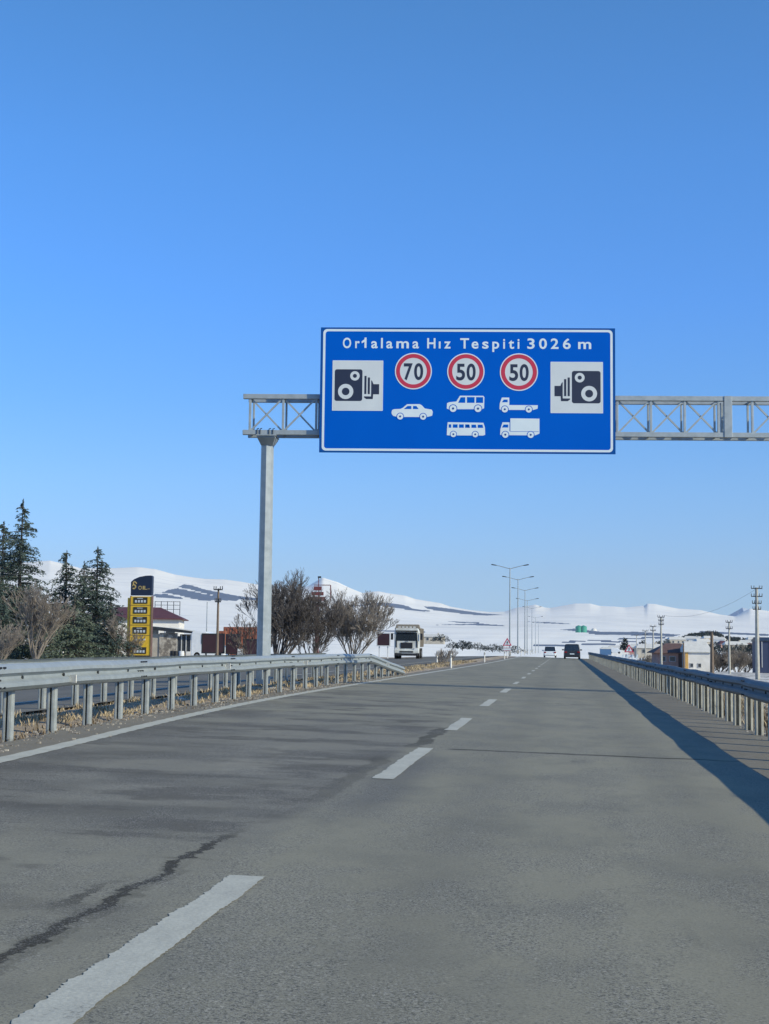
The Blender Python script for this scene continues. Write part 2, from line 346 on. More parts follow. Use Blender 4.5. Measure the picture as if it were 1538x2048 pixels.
def hill_mat():
    m,nt,b=newmat('snowfield'); co=N(nt,'ShaderNodeNewGeometry').outputs['Position']
    at_=N(nt,'ShaderNodeAttribute'); at_.attribute_name='bare'
    n=noise(nt,co,.0016,6,.6); n2=noise(nt,co,.012,5,.7); n3=noise(nt,co,.004,6,.65,(.35,1.6,1))
    c=ramp(nt,n,[(.3,(.78,.752,.68)),(.7,(.90,.868,.785))])
    c=mix(nt,mapr(nt,n3,.54,.70,0,.26),c,(.42,.43,.45))
    sc_=mapr(nt,noise(nt,co,.022,5,.8,(.5,1,1)),.60,.72,0,.42); c=mix(nt,sc_,c,(.30,.30,.31))
    sc3=mapr(nt,noise(nt,co,.0045,5,.7,(.3,2.2,1)),.60,.66,0,.4); c=mix(nt,sc3,c,(.34,.36,.40))
    fac=math_(nt,'ADD',at_.outputs['Fac'],math_(nt,'MULTIPLY',math_(nt,'SUBTRACT',n2,.5),1.1))
    c=mix(nt,mapr(nt,fac,.42,.62,0,.92),c,(.036,.068,.13))  # bare patches, with the blue of distant haze put into their colour
    L(nt,c,b.inputs['Base Color']); b.inputs['Roughness'].default_value=.9; return m
M['hills']=hill_mat()

# ------------------------------------------------------------------ terrain
def lerp(x,pts):
    if x<=pts[0][0]: return pts[0][1]
    for (a,p),(b,q) in zip(pts,pts[1:]):
        if x<=b: return p+(q-p)*(x-a)/(b-a)
    return pts[-1][1]
def drop(y): return 0 if y<172 else (y-172)**2/8000.0
LINE=[(-60,-5.15),(0,-5.2),(8,-5.22),(13.3,-5.32),(17,-5.58),(23.4,-5.93),(30.5,-6.10),(41,-6.05),(61.6,-5.82),(85,-5.55),(110,-5.40),(400,-5.35)]
def sline(y):
    s=0
    for k in(-3,-1.5,0,1.5,3): s+=lerp(y+k,LINE)
    return s/5
RAILX=[(-60,-5.9),(5,-6.0),(10,-6.12),(16,-6.32),(21.6,-6.6),(32,-6.7),(38,-6.62),(45,-6.5),(60,-6.4)]
def railx(y): return sum(lerp(y+k,RAILX) for k in(-2,-1,0,1,2))/5
def grid_obj(name,xs,ys,zf,mat,kind='structure'):
    nx,ny=len(xs),len(ys); v=[(x,y,zf(x,y)) for y in ys for x in xs]
    f=[(j*nx+i,j*nx+i+1,(j+1)*nx+i+1,(j+1)*nx+i) for j in range(ny-1) for i in range(nx-1)]
    me=bpy.data.meshes.new(name); me.from_pydata(v,[],f); me.materials.append(mat)
    me.polygons.foreach_set('use_smooth',[True]*len(f))
    o=bpy.data.objects.new(name,me); col.objects.link(o); tag(o,kind=kind); return o
def h2(x,y):
    return .5*math.sin(x*1.7+math.sin(y*.9)*1.3)+.3*math.sin(y*1.3+x*.6)+.2*math.sin(x*4.1-y*3.3)+.15*math.sin(y*6.7+x*2.2)
def gz(x,y):
    pts=[(-90,-.5),(-40,-.35),(-22,-.22),(-18,-.02),(-17.3,0.0),(-9.3,.08),(-8.4,.09),(-8.1,.16),(-7.6,.10),(-6.9,.11),(-6.6,.10),(-6.2,.085),(3.1,-.10),(3.5,-.10),(4.6,-.32),(9,-1.15),(14,-1.65),(40,-1.9),(90,-2.1)]
    z=lerp(x,pts)
    if -8.2<x<-6.7: z+=.05*h2(x*1.5,y*.8)*min(1,(x+8.2)*3,(-6.7-x)*4)
    if x>3.6: z+=.05*h2(x,y)*min(1,x-3.6)
    if x<-18: z+=.07*h2(x*.3,y*.3)*min(1,-18-x)
    return z-drop(y)
def frange(a,b,s):
    o=[];x=a
    while x<b-1e-6: o.append(x); x+=s
    return o
xs=[-90,-80,-70]+frange(-60,-18,1.5)+[-18,-17.4,-15,-12,-9.6,-9.3]+frange(-9,-6,.14)+[-6,-5,-2,1,3.1]+frange(3.3,7,.22)+frange(7,16,.8)+frange(16,60,4)+[60,75,90]
ys=frange(-40,10,4)+frange(10,60,.4)+frange(60,120,1.5)+frange(120,360,5)+[360]
grid_obj('ground',xs,ys,gz,M['ground'])
RZ=lambda x,y:-.022*x-drop(y)
ry=frange(-40,60,.5)+frange(60,160,2)+frange(160,345,4)
def strip(name,xf0,xf1,ysl,zf,mat,n=1,kind='structure'):
    v=[];f=[]
    for y in ysl:
        a,b=xf0(y),xf1(y)
        for i in range(n+1):
            x=a+(b-a)*i/n; v.append((x,y,zf(x,y)))
    k=n+1
    for j in range(len(ysl)-1):
        for i in range(n): f.append((j*k+i,j*k+i+1,(j+1)*k+i+1,(j+1)*k+i))
    me=bpy.data.meshes.new(name); me.from_pydata(v,[],f); me.materials.append(mat)
    o=bpy.data.objects.new(name,me); col.objects.link(o); tag(o,kind=kind); return o
def wob(y,s=1): return .03*math.sin(y*2.3*s)+.025*math.sin(y*5.1+1)+.02*math.sin(y*11.7+2)
strip('road',lambda y:sline(y)-.02,lambda y:2.02,ry,RZ,M['asphalt'],6)
strip('left_shoulder',lambda y:sline(y)-.50-.22*min(1,max(0,(60-y)/30))+wob(y),lambda y:sline(y)+.02,ry,lambda x,y:RZ(x,y)-.004,M['shoulder'],2)
strip('right_shoulder',lambda y:1.99,lambda y:3.05+wob(y),ry,lambda x,y:RZ(x,y)-.004,M['shoulder'],2)
strip('opposite_road',lambda y:-17.2+wob(y),lambda y:-8.25+wob(y,.7)*2,ry,lambda x,y:.145+.02*(x+9.3)-drop(y)+.012,M['opp'],3)
strip('opposite_edge_marking',lambda y:-9.95,lambda y:-9.80,ry,lambda x,y:.145+.02*(x+9.3)-drop(y)+.017,M['paint'],1)
strip('edge_marking',lambda y:sline(y)-.11+.008*math.sin(y*9),lambda y:sline(y)+.11+.008*math.sin(y*13+1),frange(-40,60,.12)+frange(60,340,2),lambda x,y:RZ(x,y)+.004,M['paint'],1)
rr=random.Random(3)
def dash(y0,y1,xc=-1.66,wd=.095):
    ysl=frange(y0,y1,.018 if y0<10 else .03)+[y1]
    jl=[];jr=[];u=v_=0
    for _ in ysl:
        u=.86*u+rr.uniform(-.007,.007); v_=.86*v_+rr.uniform(-.0035,.0035); jl.append(u+rr.uniform(-.006,.006)); jr.append(v_+rr.uniform(-.002,.002)); ix={y:i for i,y in enumerate(ysl)}
    strip('lane_marking',lambda y:xc-wd+jl[ix[y]],lambda y:xc+wd+jr[ix[y]],ysl,lambda x,y:RZ(x,y)+.004,M['paint'],1)
for a,b in((-5,-.6),(3.2,7.62),(13.35,17.5),(21.3,25.0),(30.2,34.1),(39.4,43.2)): dash(a,b)
for k in range(16): dash(48.6+9*k,52+9*k,-1.66,.07)

# hills: sheet whose far rows rise to the ridge lines seen in the photo
def azel(px,py):
    d=ray(px,py); return math.atan2(d.x,d.y), d.z/math.hypot(d.x,d.y)
ridge=[(-900,1190),(-400,1150),(0,1128),(100,1121),(130,1128),(160,1136),(230,1136),(275,1134),(310,1138),(350,1149),(385,1154.5),(410,1157.5),(450,1159),(480,1163),(515,1169),(560,1178),(590,1182),(620,1170),(645,1155),(675,1164),(700,1176),(725,1186),(745,1183),(757,1182.5),(780,1187),(810,1191),(830,1198),(880,1206),(900,1213),(940,1220),(980,1224),(1010,1223),(1030,1216),(1060,1211),(1070,1209),(1090,1215),(1100,1216),(1150,1207),(1180,1207),(1200,1212),(1230,1213),(1250,1215),(1290,1211),(1294,1207),(1310,1208),(1355,1217),(1400,1220),(1440,1229),(1470,1233),(1485,1224),(1500,1217),(1538,1222),(1700,1230),(2200,1205),(2900,1230)]
rid=[azel(*p) for p in ridge]
ref=[azel(x,1296-.011*(x-1130)*-1) for x in(0,1538)]
pix=list(np.arange(-300,1840,3.0)); azs=[azel(p,1250)[0] for p in pix]
azs=[azs[0]-.03*k for k in range(40,0,-1)]+azs+[azs[-1]+.03*k for k in range(1,45)]
azA,azB=azel(1290,1290)[0],azel(1380,1290)[0]
rows=[200,260,340,450,520,600,680,760,850,950,1080,1180,1300,1400,1500,1620,1750,1900,2050,2200,2350,2500,2650,2800,3000,3250,3500]; 
def fb(a,r):
    return .5*math.sin(a*40+r*.0011)+.3*math.sin(a*95+1+r*.0023)+.2*math.sin(a*210+2-r*.0031)
V=[];nr=0
far=list(np.linspace(0,1,70))
for az in azs:
    er=lerp(az,rid); ers=sum(lerp(az+k*.004,rid) for k in range(-8,9))/17; colv=[]
    for r in rows:
        z=lerp(r,[(200,-6.5),(260,-5.5),(340,-5.2),(450,-5.2),(700,-5.4),(1000,-5.2),(1300,-3.8),(3500,3500*.0095)])+ (0 if r<900 else .0006*r*fb(az,r))
        if r>400 and az>azA: z+=9.3*min(1,(az-azA)/(azB-azA))*(math.sin(PI/2*min(1,(r-400)/480)) if r<900 else max(0,math.cos(PI/2*min(1,(r-900)/1500))))
        colv.append((r,z))
    for t in far[1:]:
        r=3500+5500*t; e=.0095+(ers+(er-ers)*t**5-.0095)*(t**1.15)+.0011*math.sin(t*PI)*fb(az*.7+t*.3,r*.8)
        if t==1: e=er
        colv.append((r,r*e+CH))
    for r,dz in((9400,-.10),(10500,-.5),(12500,-.95)): colv.append((r,max(-40,9000*er*(1+dz))))
    nr=len(colv)
    for r,z in colv: V.append((r*math.sin(az),r*math.cos(az),z))
F=[(i*nr+j,(i+1)*nr+j,(i+1)*nr+j+1,i*nr+j+1) for i in range(len(azs)-1) for j in range(nr-1)]
me=bpy.data.meshes.new('hills'); me.from_pydata(V,[],F); me.materials.append(M['hills'])
me.polygons.foreach_set('use_smooth',[True]*len(F))
def cp(pts,sx,ox,oy): return [(p[0]/sx+ox,p[1]/sx+oy) for p in pts]
patches=[cp([(610,262),(650,236),(720,240),(850,280),(1000,310),(1180,345),(1420,372),(1420,392),(1180,378),(1000,352),(850,318),(700,276)],4.806,230,1120),
 cp([(440,315),(520,285),(600,270),(700,290),(850,325),(980,350),(1180,378),(1180,392),(980,388),(850,390),(750,375),(640,345),(520,320)],4.806,230,1120),
 cp([(360,330),(480,325),(560,345),(680,370),(600,374),(360,352)],4.806,230,1120),
 cp([(0,455),(90,452),(180,452),(330,480),(360,500),(520,520),(500,528),(330,512),(200,490),(0,470)],4.272,740,1100),
 cp([(455,482),(560,485),(780,515),(950,540),(1150,555),(1000,560),(850,552),(700,534),(600,524),(500,505)],4.272,740,1100),
 cp([(-200,552),(0,552),(250,548),(480,563),(690,578),(600,594),(300,586),(0,576),(-200,570)],4.836,1220,1150),
 cp([(530,172),(700,162),(1000,196),(1200,200),(1538,203),(1538,237),(1200,226),(900,214),(700,190)],5.915,1030,1230),
 cp([(130,78),(400,86),(600,98),(700,106),(600,108),(350,98)],5.915,1030,1230),
 cp([(1400,1262),(1538,1268),(1538,1272),(1400,1266)],1,0,0),
 cp([(240,340),(700,312),(800,318),(700,326)],5.915,1030,1230),
 cp([(90,612),(330,606),(330,622),(60,622)],4.836,1220,1150),
 cp([(640,606),(760,612),(940,616),(930,626),(760,622)],4.272,740,1100),
 cp([(1060,1290),(1240,1287),(1240,1289),(1100,1293)],1,0,0),cp([(860,1250),(960,1247),(1010,1251),(1010,1252.5),(940,1250)],1,0,0),cp([(1240,1276),(1330,1274),(1330,1276.5),(1240,1278.5)],1,0,0),cp([(520,1262),(700,1258),(850,1263),(850,1265),(700,1261)],1,0,0),cp([(1100,1283),(1190,1280),(1290,1284),(1290,1286),(1190,1282.5)],1,0,0),
 cp([(580,1224),(760,1206),(760,1209),(640,1219)],1,0,0)]
def inside(x,y,p):
    c=False;n=len(p)
    for i in range(n):
        a,b=p[i],p[i-1]
        if (a[1]>y)!=(b[1]>y) and x<(b[0]-a[0])*(y-a[1])/(b[1]-a[1])+a[0]: c=not c
    return c
bare=[]
for v in V:
    d=Vector(v)-Vector((0,0,CH)); q=d.dot(CF)
    if q<=0: bare.append(0.);continue
    px=XC+FP*d.dot(CR)/q; py=YC-FP*d.dot(CU)/q
    s=0
    if -50<px<1600 and py>1140:
        for p in patches:
            if inside(px,py,p): s=1.;break
    bare.append(s)
a=me.attributes.new('bare','FLOAT','POINT'); a.data.foreach_set('value',bare)
o=bpy.data.objects.new('hills',me); col.objects.link(o); tag(o,kind='structure')
# a farther bluish mountain showing in the gap of the ridge
mm=MB(); pts=[(1420,1240),(1445,1236),(1460,1229),(1475,1221),(1485,1215),(1500,1219),(1530,1236)]
top=[at(x,y,20000) for x,y in pts]; base=[Vector((p.x,p.y-1500,0)) for p in top]; back=[Vector((p.x,p.y+2500,0)) for p in top]
n=len(pts); mm.add(base+top+back,[(i,i+1,n+i+1,n+i) for i in range(n-1)]+[(n+i,n+i+1,2*n+i+1,2*n+i) for i in range(n-1)])
tag(mm.build('far_mountain',wear('far_mountain_rock',(.35,.40,.47),(.45,.5,.56),.9,0,.001)),kind='structure')

# ------------------------------------------------------------------ gantry
P0=at(642,655,36.5)
def solveY(px,py,z):
    d=ray(px,py); t=(z-CH)/d.z; return Vector((d.x*t,d.y*t,z))
P1=solveY(1230,657,P0.z)
GU=(P1-P0); GU.z=0; SW=GU.length; GU.normalize(); GZ=Vector((0,0,1)); GN=Vector((GU.y,-GU.x,0)) # GN toward camera
PX=SW/588.0
rz=math.atan2(GU.y,GU.x)
GO=P0.copy(); GO.z=0
g=empty('sign_gantry',GO,rz)   # local x along gantry, local -y toward camera
tag(g,'galvanised steel lattice gantry on an octagonal post spanning the road, carrying the blue sign','gantry')
lx=lambda px:(px-642)*PX          # local x of a pixel column on the sign plane
lz=lambda py:P0.z-(py-655)*PX
FY=.24; BY=.86
ztop,zbot=lz(793),lz(866)
xl,xr=lx(486),21.5
cs=.125
b=MB()
b.box(((xl+xr)/2,FY,ztop),(xr-xl,cs,cs)); b.build('front_top_chord',M['galv'],g,.008)
b=MB(); b.box(((xl+xr)/2,FY,zbot),(xr-xl,cs,cs)); b.build('front_bottom_chord',M['galv'],g,.008)
b=MB(); b.box(((xl+xr)/2+.05,BY,ztop),(xr-xl-.02,cs*.8,cs*.8)); b.build('rear_top_chord',M['galv'],g,.006)
b=MB(); b.box(((xl+xr)/2+.05,BY,zbot),(xr-xl-.02,cs*.8,cs*.8)); b.build('rear_bottom_chord',M['galv'],g,.006)
step=66.9*PX; vx=[]; x=lx(500)
while x<xr: vx.append(x); x+=step
h0,h1=zbot+cs/2-.01,ztop-cs/2+.01
for x in vx:
    b=MB(); b.box((x,FY,(h0+h1)/2),(.06,.07,h1-h0)); b.box((x+.02,BY,(h0+h1)/2),(.05,.06,h1-h0))
    b.each('upright',M['galv'],g,.004)
b=MB()
for x in vx:
    b.bar((x,FY+.08,ztop-.02),(x,BY-.05,ztop-.02),.04); b.bar((x,FY+.08,zbot+.02),(x,BY-.05,zbot+.02),.04)
b.each('cross_tie',M['galv'],g)
for i in range(len(vx)-1):
    if lx(1450)-.2<vx[i]+step/2<lx(1475): continue
    b=MB(); a,c=vx[i]+.03,vx[i+1]-.03
    b.bar((a,FY+.0,h0),(c,FY+.0,h1),.045,.035,up=(0,1,0)); b.bar((a,FY+.05,h1),(c,FY+.05,h0),.045,.035,up=(0,1,0))
    b.each('diagonal_brace',M['galv'],g)
b=MB(); b.box((lx(1455),FY-.005,(ztop+zbot)/2),(.20,.16,ztop-zbot+.13)); b.box((lx(1455)+.02,BY,(ztop+zbot)/2),(.17,.14,ztop-zbot)); b.build('splice_frame',M['galv'],g,.006)
def gpost(x):
    zt=zbot-cs/2-.25; b=MB(); gz0=.05
    b.tube((x,.5,gz0+.2),(x,.5,zt+.0),.185,.165,8,ph=PI/8+.35); b.build('post',M['galv'],g)
    b=MB(); w=.30; t=.012
    zt2=zbot-cs/2-.05; vs=[]
    for ww_,dd_,z_ in((.24,.36,zt2),(.24,.36,zt2-.02),(.155,.155,zt2-.20)):
        vs+=[(x-ww_,.5-dd_,z_),(x+ww_,.5-dd_,z_),(x+ww_,.5+dd_,z_),(x-ww_,.5+dd_,z_)]
    b.add(vs,[(0,1,2,3),(8,9,10,11)]+[(4*k+i,4*k+(i+1)%4,4*k+4+(i+1)%4,4*k+4+i) for k in(0,1) for i in range(4)])
    b.box((x,.50,zbot-cs/2-.02),(.52,.80,.03)); b.build('gusset_bracket',M['galv'],g)
    b=MB()
    for k in(-.24,-.16,.07,.17):
        b.bar((x+k,FY-.075,zbot-.07),(x+k,FY-.075,zbot+.09),.018); b.bar((x+k,FY-.075,zbot+.08),(x+k+.05,FY-.075,zbot+.10),.02)
    b.each('clamp_bolt',M['dark_metal'],g)
    b=MB(); b.box((x,.5,gz0+.1),(.62,.62,.035)); b.tube((x,.5,gz0-.6),(x,.5,gz0+.09),.42,.42,12); b.build('foot_base',M['concrete'],g)
gpost(lx(534)); gpost(20.6)

# the big blue sign
s=empty('overhead_road_sign',GO,rz)
tag(s,'large blue sign with camera symbols and three round speed limits on the gantry','road sign')
U=Vector((1,0,0));W=Vector((0,-1,0));Z3=Vector((0,0,1))
def sp(px,py,d=0): return Vector((lx(px),-d,lz(py)))
SH=253*PX
b=MB(); b.box((SW/2,.0,P0.z-SH/2),(SW,.04,SH)); b.build('panel',M['signblue'],s)
b=MB()
for yy in(lz(690),lz(760),lz(830),lz(880)): b.box((SW/2,.035,yy),(SW-.1,.03,.06))
b.each('rear_rail',M['galv'],s)
def rrect(x0,y0,x1,y1,r,n=6):
    p=[]
    for cx,cy,a0 in((x1-r,y0+r,-90),(x1-r,y1-r,0),(x0+r,y1-r,90),(x0+r,y0+r,180)):
        for i in range(n+1):
            a=R(a0+90*i/n); p.append((cx+r*math.cos(a),cy+r*math.sin(a)))
    return p
D0=.020
def flat(b,poly,d,t=.003): # poly in pixel coordinates
    b.prism([(q[0]*PX,-q[1]*PX) for q in poly],(lx(0),-d,lz(0)),(1,0,0),(0,0,1),(0,-1,0),t)
def frame(b,po,pi,d,t=.003):
    n=len(po); vs=[sp(x,y,d+k) for k in(0,t) for pp in(po,pi) for x,y in pp]; fs=[]
    for i in range(n):
        j=(i+1)%n; fs+=[(i,j,n+j,n+i),(2*n+i,3*n+i,3*n+j,2*n+j),(i,2*n+i,2*n+j,j),(n+i,n+j,3*n+j,3*n+i)]
    b.add(vs,fs)
b=MB(); frame(b,rrect(642.2,655.2,1229.8,907.8,.5,6),rrect(646.8,658.3,1225.2,904.7,8),D0-.0005,.002); b.build('panel_edge',M['signedge2'],s)
b=MB(); frame(b,rrect(647,658.5,1225,904.5,8),rrect(651.6,663,1220.4,900,5.5),D0); b.build('border',M['signwhite'],s)
def glyph(ch,size,bold=0.,xs=1.):
    cu=bpy.data.curves.new('t','FONT'); cu.body=ch; cu.size=size; cu.offset=bold; cu.align_x='CENTER'; cu.resolution_u=6
    o=bpy.data.objects.new('t',cu); col.objects.link(o); dg=bpy.context.evaluated_depsgraph_get(); e=o.evaluated_get(dg); me=e.to_mesh()
    v=[tuple(q.co) for q in me.vertices]; f=[tuple(p.vertices) for p in me.polygons]; e.to_mesh_clear()
    bpy.data.objects.remove(o); bpy.data.curves.remove(cu)
    return v,f
def put(b,ch,px,base,hpx,d,xs=1.,bold=0.,cap=.729,wpx=None):
    size=hpx*PX/cap; v,f=glyph(ch,size,bold*PX)
    if not v: return
    mn=min(q[0] for q in v);mx=max(q[0] for q in v); c=(mn+mx)/2
    if wpx: xs=wpx*PX/(mx-mn)
    o=sp(px,base,d); b.add([(o.x+(q[0]-c)*xs,o.y,o.z+q[1]) for q in v],f)
b=MB()
for ch,x,wd in (('O',694.9,16.5),('r',715.9,9),('a',750,12.8),('l',764.9,3.6),('a',780.2,12.8),('m',806.4,25),('a',832.6,12.8),('H',863.9,16.5),('ı',880.6,3.6),('z',896.1,13),('T',930.4,17.5),('e',951.2,13.5),('s',971.9,12.5),('p',992.5,13.5),('i',1009.2,3.8),('t',1023.7,11),('i',1037.9,3.8),('3',1062.7,14.5),('0',1086.6,15.5),('2',1109.8,15.5),('6',1134,15.5),('m',1169.5,26)):
    put(b,ch,x,696.6,21.2,D0+.003,bold=.55,wpx=wd)
flat(b,[(730,675.5),(734,675.5),(734,696.6),(730,696.6)],D0,.003); flat(b,[(724,683.5),(730,679),(730,684.5),(724.5,687)],D0,.003)
b.build('lettering',M['signwhite'],s,recalc=False)
def circ(cx,cy,r,n=40): return [(cx+r*math.cos(2*PI*i/n),cy+r*math.sin(2*PI*i/n)) for i in range(n)]
for cx,cy,r,tx in((828.5,743.4,36.9,'70'),(933.2,743.8,37.2,'50'),(1038.8,744.4,37.9,'50')):
    e=MB(); flat(e,circ(cx,cy,r,56),D0,.006); disc=e.build('speed_limit_disc',M['plate'],s); disc['label']='round '+tx+' speed limit roundel with red ring'
    e=MB(); frame(e,circ(cx,cy,r-.0,56),circ(cx,cy,r-2.0,56),D0+.006,.002); e.build('rim',M['signwhite'],disc)
    e=MB(); frame(e,circ(cx,cy,r-2.1,56),circ(cx,cy,r*.73,56),D0+.006,.002); e.build('ring',M['red'],disc)
    e=MB(); put(e,tx[0],cx-10.2,cy+16.6,33.5,D0+.0085,bold=1.1,wpx=17.5); put(e,tx[1],cx+10.6,cy+16.6,33.5,D0+.0085,bold=1.1,wpx=18); e.build('number',M['ink'],disc,recalc=False)
def campic(mir,x0,x1,y0,y1):
    def mp(poly):
        o=[]
        for x,y in poly:
            u=(x-182)/(685-182); v=(y-408)/(912-408)
            if mir: u=1-u
            o.append((x0+u*(x1-x0),y0+v*(y1-y0)))
        return o[::-1] if mir else o
    e=MB(); flat(e,rrect(x0,y0,x1,y1,.5,1),D0,.004); pl=e.build('camera_symbol_plate',M['plate'],s)
    e=MB(); frame(e,rrect(x0-.0,y0-.0,x1,y1,.5,1),rrect(x0+1.2,y0+1.2,x1-1.2,y1-1.2,.5,1),D0+.004,.001); e.build('plate_edge',M['signwhite'],pl)
    e=MB(); flat(e,mp(rrect(205,497,480,815,22)),D0+.004,.002)
    for q in([(500,562),(521,562),(521,745),(500,745)],[(534,578),(555,578),(555,745),(534,745)],[(568,605),(580,618),(590,645),(647,645),(647,747),(588,747),(585,795),(520,795),(497,778),(497,768),(568,768)]): flat(e,mp(q),D0+.004,.002)
    e.build('camera_symbol',M['ink'],pl)
    e=MB(); flat(e,mp(circ(405,563,47)),D0+.006,.001); flat(e,mp(circ(315,720,76)),D0+.006,.001); e.each('lens_ring',M['plate'],pl)
    e=MB(); flat(e,mp(circ(405,563,20,24)),D0+.007,.001); flat(e,mp(circ(315,720,38,30)),D0+.007,.001); e.each('lens_centre',M['ink'],pl)
campic(False,666.7,768.1,722.3,823.9); campic(True,1101.7,1205.6,723.3,826.5)
K7=lambda p:[(x*.2016+630,y*.2016+640) for x,y in p]
K8=lambda p:[(x*.2016+930,y*.2016+640) for x,y in p]
def vehicle_pic(name,lab,outline,wins,wheels):
    e=MB(); flat(e,outline,D0,.004); o=e.build(name,M['signwhite'],s); o['label']=lab
    e=MB()
    for wn in wins: flat(e,wn,D0+.004,.001)
    e.each('window',M['signblue'],o)
    e=MB()
    for cx,cy,r in wheels: frame(e,circ(cx,cy,r*1.22,28),circ(cx,cy,r,28),D0+.0045,.001)
    e.each('wheel_arch',M['signblue'],o)
    e=MB()
    for cx,cy,r in wheels: flat(e,circ(cx,cy,r,28),D0+.003,.0025)
    ww=e.each('wheel',M['signwhite'],o)
    e=MB()
    for cx,cy,r in wheels: flat(e,circ(cx,cy,r*.33,16),D0+.0065,.001)
    e.each('hub',M['signedge'],o)
vehicle_pic('car_symbol','white car side silhouette below the 70 roundel',K7([(772,925),(778,903),(800,895),(860,892),(885,880),(925,845),(1050,843),(1072,855),(1100,886),(1170,898),(1180,920),(1174,958),(1120,972),(830,972),(790,962),(775,945)]),[K7([(893,893),(930,862),(968,862),(968,893)]),K7([(984,862),(1018,862),(1040,893),(984,893)])],[(K7([(858,967)])[0]+(6.2,)),(K7([(1085,968)])[0]+(6.2,))])
vehicle_pic('minibus_symbol','white minibus silhouette with three windows below the middle roundel',K7([(1318,885),(1320,832),(1345,822),(1412,815),(1447,757)])+K8([(190,757),(200,770),(198,880),(180,890)])+K7([(1335,893)]),[K7([(1430,828),(1455,772),(1500,772),(1500,828)]),K8([(28,770),(104,770),(104,828),(28,828)]),K8([(118,770),(188,770),(188,828),(118,828)])],[(K7([(1380,885)])[0]+(6.9,)),(K8([(138,885)])[0]+(6.9,))])
vehicle_pic('bus_symbol','white bus silhouette with a row of windows',K7([(1320,1150),(1322,1090),(1328,1022)])+K8([(192,1026),(206,1070),(210,1145),(190,1153)])+K7([(1330,1153)]),[K7([(a,1043),(c,1043),(c,1077),(a,1077)]) for a,c in((1338,1363),(1379,1426),(1440,1487),(1500,1538))]+[K8([(a,1045),(c-6,1045),(c,1077),(a,1077)]) for a,c in((14,60),(74,124),(136,190))],[(K7([(1385,1142)])[0]+(5.7,)),(K8([(112,1142)])[0]+(5.7,))])
vehicle_pic('flatbed_symbol','white flatbed lorry silhouette below the right roundel',K8([(350,888),(352,832),(373,773),(445,773),(446,848),(727,848),(724,882),(680,896),(360,896)]),[K8([(374,820),(390,793),(430,793),(430,820)])],[(K8([(402,890)])[0]+(6.3,)),(K8([(638,890)])[0]+(6.3,))])
vehicle_pic('box_lorry_symbol','white box lorry silhouette at the bottom right',K8([(357,1140),(360,1085),(380,1020),(450,1020),(450,1110),(457,1110),(457,980),(743,982),(743,1130),(700,1148),(365,1148)]),[K8([(375,1072),(390,1042),(436,1042),(436,1072)]),K8([(449,984),(456,984),(456,1108),(449,1108)]),K8([(457,1109),(735,1109),(735,1113),(457,1113)])],[(K8([(408,1143)])[0]+(6.3,)),(K8([(657,1143)])[0]+(6.3,))])

# ------------------------------------------------------------------ guard rails
def wprofile(h=.31,d=.08):  # (depth toward traffic, height) of a W beam
    return [(0,0),(.03,.015),(d,.055),(d,.10),(.012,.14),(.012,.17),(d,.21),(d,.255),(.03,.295),(0,.31)]
def rail_beam(path,side,name,parent,mat,h=.31,thick=.02):
    """path: list of (x,y,ztop); side +1 -> face toward +x"""
    b=MB(); pr=wprofile(); n=len(pr); vs=[];fs=[]
    for x,y,zt in path:
        for d,hh in pr: vs.append((x+side*d,y,zt-.31+hh))
        for d,hh in pr: vs.append((x+side*(d-thick),y,zt-.31+hh))
    m=2*n
    for j in range(len(path)-1):
        for i in range(n-1):
            fs.append((j*m+i,j*m+i+1,(j+1)*m+i+1,(j+1)*m+i)); fs.append((j*m+n+i,(j+1)*m+n+i,(j+1)*m+n+i+1,j*m+n+i+1))
        for i in(0,n-1): fs.append((j*m+i,(j+1)*m+i,(j+1)*m+n+i,j*m+n+i))
    for j in(0,len(path)-1):
        for i in range(n-1): fs.append((j*m+i,j*m+i+1,j*m+n+i+1,j*m+n+i))
    b.add(vs,fs); return b.build(name,mat,parent)
def cpost(b,x,y,z0,z1,side,w=.10,t=.012,fl=.10):
    """C shaped post: web across the road direction, flanges"""
    hh=z1-z0; c=(z0+z1)/2; r=.0
    b.box((x,y,c),(w,t,hh)); b.box((x-w/2+t/2,y-fl/2-.004,c),(t,fl-.01,hh)); b.box((x+w/2-t/2,y-fl/2-.004,c),(t,fl-.01,hh))
    b.box((x-w/2+.018+t/2,y-fl,c),(.036-t,t,hh)); b.box((x+w/2-.018-t/2,y-fl,c),(.036-t,t,hh))
jr_=random.Random(11)
